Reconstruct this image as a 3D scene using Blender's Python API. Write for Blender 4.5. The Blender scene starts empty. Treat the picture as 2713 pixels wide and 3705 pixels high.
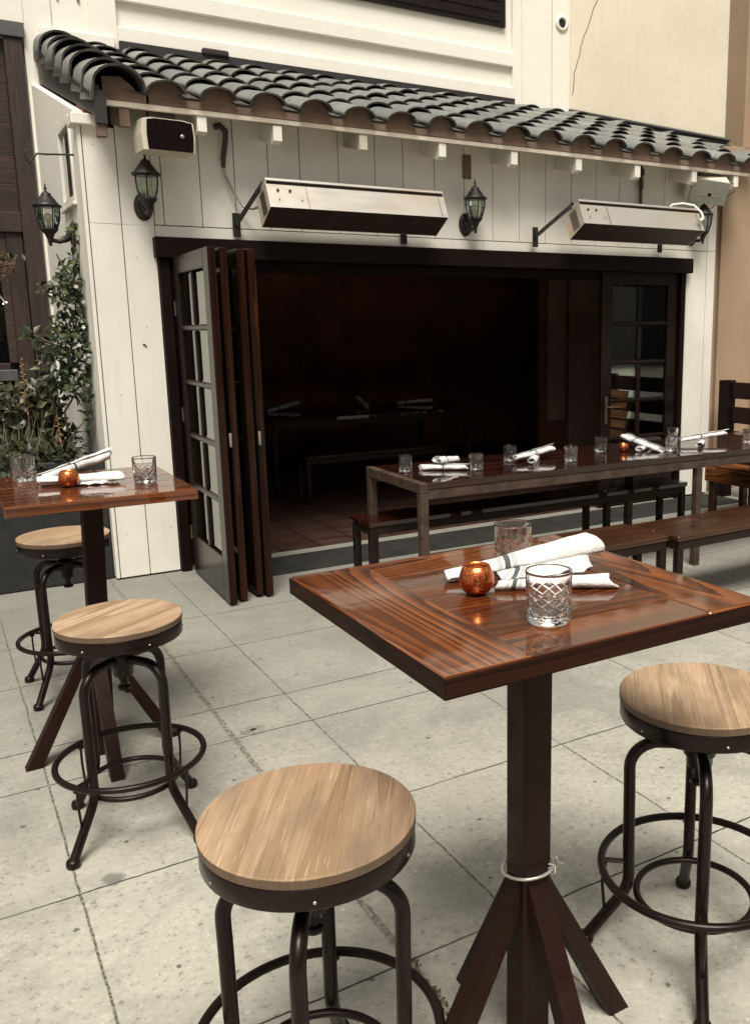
import bpy, bmesh, math, random
from mathutils import Vector, Matrix, noise as mnoise
R = math.radians
random.seed(7)
scene = bpy.context.scene
COL = scene.collection

# ------------------------------------------------------------------ camera
CR = ((0.85097823, -0.10919522, 0.51372411), (-0.5250923, -0.15699421, 0.83643941), (-0.01068348, -0.9815443, -0.19093623))
cam_d = bpy.data.cameras.new("camera")
cam = bpy.data.objects.new("camera", cam_d); COL.objects.link(cam)
M = Matrix.Identity(4)
for i in range(3):
    M[i][0] = CR[i][0]; M[i][1] = -CR[i][1]; M[i][2] = -CR[i][2]
M.translation = Vector((0, 0, 1.6))
cam.matrix_world = M
cam_d.sensor_fit = 'VERTICAL'; cam_d.sensor_height = 36.0
cam_d.lens = 3217.67 / 3705 * 36
cam_d.shift_x = -(1719.96 - 1356.5) / 3705
cam_d.shift_y = -(1852.5 - 1808.94) / 3705
cam_d.clip_start = 0.05; cam_d.clip_end = 500
scene.camera = cam

# ------------------------------------------------------------------ light
SUN_EL, SUN_AZ = R(60), R(206)      # azimuth measured from +Y clockwise
w = bpy.data.worlds.new("World"); scene.world = w; w.use_nodes = True
nt = w.node_tree; nt.nodes.clear()
sky = nt.nodes.new('ShaderNodeTexSky'); sky.sky_type = 'NISHITA'; sky.sun_disc = False
sky.sun_elevation = SUN_EL; sky.sun_rotation = SUN_AZ; sky.dust_density = 4.0; sky.ozone_density = 1.0
hs = nt.nodes.new('ShaderNodeHueSaturation'); hs.inputs['Saturation'].default_value = 0.12
tint = nt.nodes.new('ShaderNodeMix'); tint.data_type = 'RGBA'; tint.blend_type = 'MULTIPLY'
tint.inputs[0].default_value = 1.0; tint.inputs[7].default_value = (1.0, 0.962, 0.890, 1)
bg = nt.nodes.new('ShaderNodeBackground'); bg.inputs['Strength'].default_value = 0.052
wo = nt.nodes.new('ShaderNodeOutputWorld')
nt.links.new(sky.outputs[0], hs.inputs['Color']); nt.links.new(hs.outputs[0], tint.inputs[6])
nt.links.new(tint.outputs[2], bg.inputs['Color']); nt.links.new(bg.outputs[0], wo.inputs[0])
sd = bpy.data.lights.new("sun", 'SUN'); sd.energy = 2.1; sd.angle = R(25); sd.color = (1.0, 0.95, 0.865)
sun = bpy.data.objects.new("sun", sd); COL.objects.link(sun)
sv = Vector((math.sin(SUN_AZ) * math.cos(SUN_EL), math.cos(SUN_AZ) * math.cos(SUN_EL), math.sin(SUN_EL)))
sun.rotation_euler = sv.to_track_quat('Z', 'Y').to_euler(); sun.location = sv * 30
vs = scene.view_settings; vs.view_transform = 'Standard'; vs.look = 'None'; vs.gamma = 1.0; vs.exposure = 1.0
scene.cycles.max_bounces = 14; scene.cycles.transmission_bounces = 12; scene.cycles.transparent_max_bounces = 16
scene.cycles.glossy_bounces = 6; scene.cycles.caustics_reflective = False; scene.cycles.caustics_refractive = True
scene.cycles.sample_clamp_indirect = 4.0

# ------------------------------------------------------------------ node helper
class NT:
    def __init__(s, name):
        s.m = bpy.data.materials.new(name); s.m.use_nodes = True
        s.t = s.m.node_tree; s.t.nodes.clear()
        s.out = s.t.nodes.new('ShaderNodeOutputMaterial')
    def n(s, typ, ins=None, **kw):
        nd = s.t.nodes.new('ShaderNode' + typ)
        for k, v in kw.items(): setattr(nd, k, v)
        for k, v in (ins or {}).items(): s.set(nd.inputs[k], v)
        return nd
    def set(s, sock, v):
        if isinstance(v, bpy.types.NodeSocket): s.t.links.new(v, sock)
        else: sock.default_value = v
    def math(s, op, a, b=0.0, c=0.0):
        nd = s.n('Math', operation=op); s.set(nd.inputs[0], a); s.set(nd.inputs[1], b)
        s.set(nd.inputs[2], c); return nd.outputs[0]
    def co(s, kind='Object', scale=(1, 1, 1), rot=(0, 0, 0), loc=(0, 0, 0)):
        tc = s.n('TexCoord'); mp = s.n('Mapping', {'Vector': tc.outputs[kind], 'Scale': scale, 'Rotation': rot, 'Location': loc})
        return mp.outputs[0]
    def noise(s, vec, scale, detail=3, rough=.55, dist=0.0, col=False):
        nd = s.n('TexNoise', {'Vector': vec, 'Scale': scale, 'Detail': detail, 'Roughness': rough, 'Distortion': dist})
        return nd.outputs['Color' if col else 'Fac']
    def ramp(s, fac, stops, interp='LINEAR'):
        nd = s.n('ValToRGB', {'Fac': fac}); cr = nd.color_ramp; cr.interpolation = interp
        while len(cr.elements) < len(stops): cr.elements.new(0.5)
        for e, (p, c) in zip(cr.elements, stops):
            e.position = p; e.color = (c, c, c, 1) if not isinstance(c, (tuple, list)) else (c[0], c[1], c[2], 1)
        return nd.outputs[0]
    def mix(s, f, a, b, mode='MIX'):
        nd = s.n('Mix', data_type='RGBA', blend_type=mode)
        s.set(nd.inputs[0], f)
        for sock, v in ((nd.inputs[6], a), (nd.inputs[7], b)):
            s.set(sock, (v[0], v[1], v[2], 1) if isinstance(v, (tuple, list)) else v)
        return nd.outputs[2]
    def bump(s, h, strength=.3, dist=.01):
        return s.n('Bump', {'Height': h, 'Strength': strength, 'Distance': dist}).outputs[0]
    def pbr(s, base, rough=.5, metal=0.0, normal=None, **kw):
        p = s.n('BsdfPrincipled'); i = p.inputs
        s.set(i['Base Color'], (base[0], base[1], base[2], 1) if isinstance(base, (tuple, list)) else base)
        s.set(i['Roughness'], rough); s.set(i['Metallic'], metal)
        if normal is not None: s.set(i['Normal'], normal)
        for k, v in kw.items(): s.set(i[k.replace('_', ' ')], v)
        s.t.links.new(p.outputs[0], s.out.inputs[0]); return s.m

def m_paint(name, base, dirt, rough=.55, bscale=60, bstr=.15, streak=.5):
    k = NT(name); o = k.co()
    a = k.noise(o, 1.3, 5, .6); b = k.noise(k.co(scale=(9, 9, 1.2)), 1.6, 4, .6); f = k.noise(o, bscale, 4)
    d = k.math('MULTIPLY', k.ramp(a, [(.42, 0), (.75, 1)]), streak)
    d2 = k.math('MULTIPLY', k.ramp(b, [(.55, 0), (.8, 1)]), streak * .7)
    c = k.mix(d, base, dirt); c = k.mix(d2, c, dirt)
    sp = k.ramp(k.noise(o, 38, 2), [(.73, 0), (.76, 1)])
    c = k.mix(k.math('MULTIPLY', sp, .35), c, [x * .45 for x in base])
    return k.pbr(c, rough, normal=k.bump(f, bstr, .004))

def m_wood(name, dark, mid, light, rough=.45, coat=0.0, rings=22, kind='UV', vscale=7, uscale=.9, fib=.5, wear=0.0, bump=.12, crough=.07, wavy=0.0):
    k = NT(name)
    if kind == 'UV': base = k.co('UV')
    else:
        tc = k.n('TexCoord'); oi = k.n('ObjectInfo')
        off = k.n('CombineXYZ', {'X': k.math('MULTIPLY', oi.outputs['Random'], 7.3), 'Y': k.math('MULTIPLY', oi.outputs['Random'], 3.1), 'Z': 0.0})
        base = k.n('VectorMath', {0: tc.outputs['Object'], 1: off.outputs[0]}, operation='ADD').outputs[0]
    def sc(a, b): return k.n('Mapping', {'Vector': base, 'Scale': (a, b, 1)}).outputs[0]
    n1 = k.noise(sc(uscale, vscale), 1.0, 1.3, .4, .1)
    jit = k.math('MULTIPLY', k.noise(sc(3, 90), 1.0, 2), .35)
    saw = k.math('FRACT', k.math('ADD', k.math('MULTIPLY', n1, rings), jit))
    c = k.ramp(saw, [(0, light), (.10, light), (.62, mid), (.9, dark), (.965, dark), (1.0, light)])
    c = k.mix(k.ramp(k.noise(sc(uscale * .8, vscale * .5), 1.7, 2), [(.4, 0), (.65, .6)]), c, mid)
    fb = k.noise(sc(5, 230), 1.0, 3, .6)
    c = k.mix(k.math('MULTIPLY', k.ramp(fb, [(.45, 0), (.7, 1)]), fib), c, dark)
    big = k.noise(sc(.7, 2.2), 1.0, 3, .6)
    c = k.mix(k.ramp(big, [(.4, 0), (.68, .75)]), c, dark)
    hgt = fb
    if wear > 0:
        for ang, s1 in ((.9, 300), (-.75, 340), (1.5, 280), (2.3, 320)):
            mp = k.n('Mapping', {'Vector': base, 'Rotation': (0, 0, ang), 'Scale': (8, s1, 1)}).outputs[0]
            sx = k.ramp(k.noise(mp, 1.0, 1, .5), [(.735, 0), (.76, 1)])
            c = k.mix(k.math('MULTIPLY', sx, wear), c, [min(1, x * 1.45) for x in light])
        st = k.ramp(k.noise(sc(3, 3), 1.6, 4, .6), [(.55, 0), (.72, 1)])
        c = k.mix(k.math('MULTIPLY', st, .55), c, dark)
        gy = k.ramp(k.noise(sc(2.2, 7), 1.3, 4, .62), [(.48, 0), (.68, 1)])
        c = k.mix(k.math('MULTIPLY', gy, .75), c, (.20, .145, .095))
        pores = k.ramp(k.noise(sc(2.2, 330), 1.0, 4, .7), [(.52, 0), (.66, 1)])
        c = k.mix(k.math('MULTIPLY', pores, .5), c, (.12, .075, .045))
        tc2 = k.n('TexCoord'); zz = k.n('SeparateXYZ', {0: tc2.outputs['Object']}).outputs[2]
        rimn = k.math('ADD', zz, k.math('MULTIPLY', k.math('SUBTRACT', k.noise(sc(40, 40), 1.0, 2), .5), .004))
        c = k.mix(k.math('MULTIPLY', k.math('LESS_THAN', rimn, .7118), .88), c, k.mix(fb, (.055, .032, .02), (.125, .078, .048)))
    nrm = k.bump(hgt, bump, .002)
    if coat > 0:
        wv = k.noise(sc(9, 9), 1.0, 2, .5)
        cn = k.n('Bump', {'Height': wv, 'Strength': .05 + wavy, 'Distance': .004}).outputs[0]
        cr = k.ramp(k.noise(sc(4, 4), 1.2, 4, .6), [(.4, crough), (.75, crough * 3.2)])
        return k.pbr(c, rough, normal=nrm, Coat_Weight=coat, Coat_Roughness=cr, Coat_Normal=cn, Specular_IOR_Level=.08)
    return k.pbr(c, rough, normal=nrm)

def m_metal(name, base, rough=.35, metal=.6, scale=18, var=.35, spec=.5):
    k = NT(name); o = k.co(); n = k.noise(o, scale, 4)
    c = k.mix(k.ramp(n, [(.4, 0), (.75, var)]), base, [min(1, x * 2.6 + .01) for x in base])
    return k.pbr(c, k.ramp(n, [(.3, rough * .75), (.75, min(1, rough * 1.5))]), metal, normal=k.bump(k.noise(o, 90, 2), .06, .002), Specular_IOR_Level=spec)

def m_flat(name, c, rough=.6, var=.25, scale=9, metal=0.0, bump=.1, spec=.5):
    k = NT(name); n = k.noise(k.co(), scale, 4)
    col = k.mix(k.ramp(n, [(.35, 0), (.7, 1)]), [x * (1 - var) for x in c], [min(1, x * (1 + var)) for x in c])
    return k.pbr(col, rough, metal, normal=k.bump(k.noise(k.co(), scale * 6, 3), bump, .003), Specular_IOR_Level=spec)

def m_pane(name, tintc=(.92, .96, .93)):
    k = NT(name)
    fr = k.n('Fresnel', {'IOR': 1.5}).outputs[0]
    f2 = k.math('DIVIDE', k.math('MULTIPLY', fr, 2.0), k.math('ADD', fr, 1.0))
    tr = k.n('BsdfTransparent', {'Color': (*tintc, 1)}); gl = k.n('BsdfGlossy', {'Color': (.93, .97, .94, 1), 'Roughness': .015})
    mx = k.n('MixShader', {0: f2, 1: tr.outputs[0], 2: gl.outputs[0]})
    k.t.links.new(mx.outputs[0], k.out.inputs[0]); return k.m

def m_glass(name, c=(.96, .99, .97), ior=1.5):
    k = NT(name); lp = k.n('BsdfGlass', {'Color': (*c, 1), 'IOR': ior, 'Roughness': 0.0})
    k.t.links.new(lp.outputs[0], k.out.inputs[0]); return k.m

def m_concrete():
    k = NT('concrete_paving'); o = k.co()
    big = k.noise(o, .55, 5, .6); med = k.noise(o, 4.5, 6, .65); fine = k.noise(o, 42, 5, .75); sp = k.noise(o, 120, 2, .5)
    c = k.mix(k.ramp(big, [(.3, 0), (.7, 1)]), (.365, .347, .288), (.51, .485, .405))
    c = k.mix(k.math('MULTIPLY', k.ramp(med, [(.48, 0), (.70, 1)]), .5), c, (.25, .245, .21))
    c = k.mix(k.math('MULTIPLY', k.ramp(fine, [(.54, 0), (.62, 1)]), .42), c, (.60, .58, .50))
    c = k.mix(k.math('MULTIPLY', k.ramp(fine, [(.36, 1), (.43, 0)]), .7), c, (.13, .12, .10))
    c = k.mix(k.math('MULTIPLY', k.ramp(sp, [(.69, 0), (.73, 1)]), .7), c, (.74, .72, .63))
    pt = k.noise(o, 1.5, 6, .68, .4)
    c = k.mix(k.math('MULTIPLY', k.ramp(pt, [(.46, 0), (.60, 1)]), .5), c, (.20, .196, .168))
    c = k.mix(k.math('MULTIPLY', k.ramp(k.noise(o, .9, 4), [(.5, 0), (.7, 1)]), .3), c, (.50, .475, .40))
    for scl, rad, thr, colr, amt in ((15, .16, .72, (.085, .08, .066), .85), (24, .20, .66, (.58, .555, .48), .5), (34, .2, .6, (.17, .16, .13), .45), (52, .24, .6, (.56, .54, .46), .4)):
        vv = k.n('TexVoronoi', {'Vector': k.mix(.02, o, k.noise(o, 30, 2, col=True)), 'Scale': scl, 'Randomness': 1.0})
        cr = k.n('SeparateColor', {0: vv.outputs['Color']}).outputs[0]
        rr_ = k.math('MULTIPLY', k.math('GREATER_THAN', cr, thr), k.ramp(k.math('DIVIDE', vv.outputs['Distance'], k.math('MULTIPLY', cr, rad)), [(.7, 1), (1, 0)]))
        c = k.mix(k.math('MULTIPLY', rr_, amt), c, colr)
    v = k.n('TexVoronoi', {'Vector': k.mix(.03, o, k.noise(o, 14, 3, col=True)), 'Scale': 2.3, 'Randomness': 1.0})
    c = k.mix(k.math('MULTIPLY', k.ramp(v.outputs['Distance'], [(.05, 1), (.085, 0)]), .7), c, (.09, .095, .085))
    gr = k.noise(o, 26, 3, .7); patch = k.noise(o, 1.1, 3)
    g2 = k.math('MULTIPLY', k.ramp(gr, [(.64, 0), (.69, 1)]), k.ramp(patch, [(.42, 0), (.62, 1)]))
    c = k.mix(k.math('MULTIPLY', g2, .7), c, (.13, .125, .105))
    # the paving darkens near the building: grime, plus shade put into the colour
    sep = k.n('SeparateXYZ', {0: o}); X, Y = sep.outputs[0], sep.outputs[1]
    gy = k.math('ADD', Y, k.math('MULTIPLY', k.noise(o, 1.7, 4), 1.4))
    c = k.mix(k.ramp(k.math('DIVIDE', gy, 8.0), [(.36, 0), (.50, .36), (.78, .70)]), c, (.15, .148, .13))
    wob = k.math('MULTIPLY', k.math('SUBTRACT', k.noise(o, 3.0, 4, .7), .5), .018)
    wob2 = k.math('MULTIPLY', k.math('SUBTRACT', k.noise(o, 45, 2, .6), .5), .006)
    wob = k.math('ADD', wob, wob2)
    def lines(axis, ps, wdt):
        acc = None
        for p in ps:
            d = k.math('ABSOLUTE', k.math('ADD', k.math('SUBTRACT', axis, p), wob))
            acc = d if acc is None else k.math('MINIMUM', acc, d)
        return k.math('SMOOTH_MIN', acc, acc, 0.0), k.ramp(k.math('DIVIDE', acc, wdt), [(.55, 1), (1.0, 0)])
    _, jx = lines(X, (-1.99, -1.25, -.51, .226, 1.225, 1.962, 2.70, 3.44, 4.2, 4.95, 5.7), .0042)
    _, jy = lines(Y, (-1.9, -1.15, -.4, .34, 1.08, 1.818, 2.575, 3.313, 3.64, 4.37, 4.95), .0042)
    dash = k.ramp(k.noise(o, 2.2, 3), [(.28, .45), (.5, 1)])
    j = k.math('MULTIPLY', k.math('MAXIMUM', jx, jy), dash)
    jn = k.ramp(k.noise(o, 70, 3, .7), [(.42, 0), (.6, 1)])
    c = k.mix(k.math('MULTIPLY', jy, dash), c, (.05, .043, .034))
    c = k.mix(jx, c, k.mix(jn, (.06, .052, .042), (.26, .245, .20)))
    _, jw = lines(X, (.901,), .013)
    c = k.mix(k.math('MULTIPLY', jw, .8), c, k.mix(k.ramp(k.noise(o, 60, 3), [(.4, 0), (.6, 1)]), (.07, .06, .045), (.3, .28, .22)))
    h = k.math('SUBTRACT', k.math('ADD', k.math('MULTIPLY', fine, .5), k.math('MULTIPLY', med, .3)), k.math('ADD', k.math('MULTIPLY', j, 1.3), jw))
    return k.pbr(c, k.ramp(med, [(.3, .62), (.7, .85)]), normal=k.bump(h, .45, .006))

def m_leaf(name, a, b, c3):
    k = NT(name); uv = k.n('SeparateXYZ', {0: k.co('UV')})
    col = k.ramp(uv.outputs[0], [(0, a), (.55, b), (1, c3)])
    return k.pbr(col, .42, Specular_IOR_Level=.5)

def m_napkin():
    k = NT('striped_cotton'); uv = k.n('SeparateXYZ', {0: k.co('UV')})
    v = k.math('ADD', uv.outputs[0], k.math('MULTIPLY', uv.outputs[1], .45))
    v = k.math('FRACT', v)
    def band(c, wd): return k.math('LESS_THAN', k.math('ABSOLUTE', k.math('SUBTRACT', v, c)), wd)
    f = band(.40, .02)
    for q in (.337, .348, .359, .441, .452, .463): f = k.math('MAXIMUM', f, k.math('MULTIPLY', band(q, .0024), .8))
    wv = k.noise(k.co(scale=(1, 1, 1)), 240, 2)
    c = k.mix(f, k.mix(k.ramp(k.noise(k.co(), 30, 3), [(.4, 0), (.7, 1)]), (.70, .68, .655), (.80, .785, .76)), (.075, .085, .078))
    return k.pbr(c, .85, normal=k.bump(k.math('ADD', wv, k.math('MULTIPLY', k.noise(k.co(), 38, 4), 2.2)), .6, .004), Sheen_Weight=.25)

def m_votive():
    k = NT('mercury_glass_copper'); o = k.co(); n = k.noise(o, 210, 3, .6)
    sep = k.n('SeparateXYZ', {0: o}); hz = k.math('DIVIDE', sep.outputs[2], .064)
    c = k.mix(k.math('MULTIPLY', k.ramp(n, [(.52, 0), (.68, 1)]), .75), k.mix(hz, (.34, .036, .008), (.74, .19, .05)), (.95, .50, .26))
    return k.pbr(c, k.ramp(n, [(.4, .16), (.65, .4)]), .9, normal=k.bump(n, .22, .002))

def m_heater():
    k = NT('brushed_steel'); o = k.co()
    tn = k.noise(k.co(scale=(1.1, 2.5, 2.5)), 1.2, 2); sm = k.noise(k.co(scale=(1.5, 7, 7)), 3.0, 3)
    c = k.mix(k.ramp(tn, [(.42, 0), (.68, .75)]), (.80, .78, .72), (.80, .64, .47))
    c = k.mix(k.math('MULTIPLY', k.ramp(sm, [(.58, 0), (.75, 1)]), .3), c, (.42, .36, .30))
    return k.pbr(c, k.ramp(sm, [(.3, .28), (.7, .38)]), .8)

MT = {}
MT['white'] = m_paint('white_board_paint', (.83, .795, .715), (.50, .43, .34), streak=.33)
MT['stucco'] = m_paint('white_stucco', (.83, .795, .71), (.64, .59, .50), rough=.75, bscale=26, bstr=.55, streak=.3)
MT['cream'] = m_paint('cream_stucco', (.76, .68, .54), (.58, .50, .38), rough=.8, bscale=20, bstr=.5, streak=.5)
MT['tan'] = m_paint('tan_stucco', (.38, .265, .175), (.27, .185, .12), rough=.8, bscale=24, bstr=.4, streak=.7)
MT['darkpaint'] = m_flat('dark_brown_gloss_paint', (.011, .0055, .004), .26, .25, 5, bump=.03, spec=.3)
MT['beam'] = m_flat('dark_beam_paint', (.008, .003, .0022), .6, .3, 5, spec=.12)
MT['dooredge'] = m_wood('varnished_door_edge', (.008, .0026, .0016), (.024, .0072, .003), (.060, .020, .008), .42, .2, 14, vscale=14, uscale=.2, fib=.8)
MT['table'] = m_wood('lacquered_table_wood', (.034, .0082, .0024), (.118, .0290, .0066), (.310, .088, .0180), .42, 1.0, 27, vscale=4.6, uscale=.34, fib=.45, wavy=.06, crough=.035)
MT['tableedge'] = m_wood('dark_stained_edge', (.009, .0021, .0011), (.019, .0048, .002), (.040, .0105, .0038), .5, .1, 14, vscale=14, uscale=.3, crough=.2)
MT['table2'] = m_wood('red_lacquered_table_wood', (.035, .0085, .003), (.105, .026, .0075), (.22, .064, .016), .4, 1.0, 16, vscale=6, uscale=.3, fib=.4, wavy=.02, crough=.02)
MT['table3'] = m_wood('dark_lacquered_table_wood', (.010, .003, .002), (.022, .006, .003), (.050, .014, .006), .4, 1.0, 12, vscale=9, uscale=.25, fib=.4, wavy=.012, crough=.015)
MT['bench'] = m_wood('worn_bench_wood', (.020, .007, .0035), (.048, .017, .0075), (.105, .042, .017), .42, .7, 13, vscale=8, uscale=.25, fib=.5, wavy=.06, crough=.1)
MT['orange'] = m_wood('orange_brown_oiled_wood', (.05, .015, .006), (.17, .06, .02), (.30, .12, .04), .45, .2, 10, vscale=10, uscale=.5)
MT['seat'] = m_wood('weathered_seat_wood', (.30, .185, .105), (.475, .32, .195), (.58, .42, .275), .62, 0, 7, kind='Object', vscale=9, uscale=.4, fib=.6, wear=.5, bump=.3)
MT['stool'] = m_metal('dark_bronze_steel', (.012, .0058, .0042), .3, .45, 14, .2, spec=.4)
MT['rivet'] = m_metal('bare_steel', (.35, .32, .28), .35, .9)
MT['base'] = m_metal('brown_painted_steel', (.0165, .0055, .0035), .45, .0, 9, .12, spec=.16)
MT['frame'] = m_metal('weathered_steel_frame', (.058, .038, .028), .5, .1, 14, .45, spec=.25)
MT['dframe'] = m_metal('dark_bench_frame', (.014, .0075, .0055), .45, .1, 14, .4, spec=.2)
def m_tile():
    k = NT('dark_glazed_roof_tile'); o = k.co(); n = k.noise(o, 2.6, 3); q = k.noise(o, 16, 4, .65)
    c = k.ramp(n, [(.3, (.115, .12, .112)), (.5, (.17, .178, .166)), (.7, (.225, .228, .21))])
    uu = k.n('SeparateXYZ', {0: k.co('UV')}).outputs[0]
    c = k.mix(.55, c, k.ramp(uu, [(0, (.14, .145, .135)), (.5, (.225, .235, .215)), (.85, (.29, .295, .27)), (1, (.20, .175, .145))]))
    c = k.mix(k.math('MULTIPLY', k.ramp(q, [(.5, 0), (.68, 1)]), .5), c, (.07, .065, .058))
    c = k.mix(k.math('MULTIPLY', k.ramp(k.noise(o, 34, 3, .6), [(.66, 0), (.72, 1)]), .5), c, (.34, .32, .27))
    return k.pbr(c, .52, normal=k.bump(q, .25, .004))
MT['tile'] = m_tile()
MT['tileend'] = m_flat('dark_tile_end', (.085, .079, .072), .88, .4, 14, spec=.12)
MT['tiledark'] = m_flat('dark_sheet_metal', (.026, .023, .023), .5, .3, 6)
MT['fascia'] = m_flat('brown_fascia_paint', (.155, .098, .068), .75, .3, 7)
MT['strip'] = m_paint('peeling_cream_paint', (.62, .56, .46), (.25, .19, .14), rough=.8, bscale=40, streak=1.0)
MT['lantern'] = m_metal('black_cast_lantern', (.018, .015, .013), .45, .3, 20, .4)
MT['lampglass'] = m_pane('seeded_lantern_glass', (.80, .84, .80))
MT['bulb'] = m_flat('frosted_bulb', (.8, .72, .5), .3, .05)
MT['heater'] = m_heater()
MT['heaterdark'] = m_flat('heater_dark_grille', (.035, .018, .014), .5, .3, 8)
MT['spkw'] = m_flat('white_speaker_shell', (.66, .60, .48), .5, .08, 6)
MT['spkg'] = m_flat('black_speaker_grille', (.008, .004, .004), .8, .3, 60, spec=.05)
MT['spkgrey'] = m_flat('grey_speaker_grille', (.34, .34, .29), .6, .12, 50)
MT['galv'] = m_metal('galvanised_conduit', (.30, .28, .24), .4, .6)
MT['cord'] = m_flat('white_cable', (.75, .72, .66), .5, .05)
MT['pipe'] = m_flat('brown_iron_pipe', (.06, .042, .035), .6, .3, 12)
MT['pane'] = m_pane('window_glass')
MT['tumbler'] = m_glass('cut_glass', (1, 1, 1), 1.48)
MT['votive'] = m_votive()
MT['napkin'] = m_napkin()
MT['oldwood'] = m_wood('old_dark_siding', (.012, .006, .005), (.040, .019, .014), (.075, .036, .026), .65, 0, 12, vscale=9, uscale=.5, fib=.5)
MT['greylintel'] = m_flat('grey_lintel_paint', (.085, .08, .078), .6, .2, 6)
MT['black'] = m_flat('interior_black', (.008, .004, .003), .7, .3, 3)
MT['inwall'] = m_flat('interior_brown_wall', (.26, .085, .055), .8, .3, 2)
MT['inpanel'] = m_flat('interior_tan_panel', (.42, .29, .22), .75, .15, 2)
MT['threshold'] = m_flat('grey_threshold_paint', (.030, .029, .025), .75, .25, 6, spec=.2)
MT['planter'] = m_flat('dark_grey_render', (.016, .016, .014), .75, .4, 5)
MT['leaf'] = m_leaf('glossy_green_leaf', (.009, .018, .006), (.030, .046, .014), (.10, .115, .04))
MT['leaf2'] = m_leaf('olive_shrub_leaf', (.011, .015, .007), (.042, .044, .017), (.125, .112, .05))
MT['stem'] = m_flat('woody_stem', (.15, .115, .075), .8, .3, 20)
MT['flower'] = m_flat('white_jasmine_petal', (.82, .80, .74), .6, .05)
MT['aloe'] = m_leaf('orange_aloe_flower', (.20, .05, .02), (.45, .16, .04), (.55, .34, .12))
MT['grass'] = m_leaf('pale_grass_blade', (.05, .05, .025), (.13, .12, .06), (.26, .23, .13))
MT['weed'] = m_leaf('joint_weed', (.045, .040, .018), (.11, .095, .04), (.2, .17, .08))
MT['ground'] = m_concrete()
MT['wicker'] = m_flat('woven_twig', (.16, .10, .06), .8, .5, 40)
MT['collar'] = m_flat('worn_mortar_patch', (.23, .222, .186), .85, .35, 30)
MT['wire'] = m_metal('silver_wire', (.55, .5, .45), .35, .7)

def m_tiles():
    k = NT('brown_quarry_tile'); o = k.co()
    b = k.n('TexBrick', {'Vector': o, 'Color1': (.050, .026, .018, 1), 'Color2': (.075, .042, .030, 1), 'Mortar': (.02, .012, .01, 1), 'Scale': 1.0, 'Mortar Size': .012, 'Brick Width': .3, 'Row Height': .3}, offset=0.0)
    c = k.mix(k.ramp(k.noise(o, 5, 4), [(.4, 0), (.7, .7)]), b.outputs[0], (.03, .013, .01))
    return k.pbr(c, .4)
MT['tilefloor'] = m_tiles()

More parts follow.
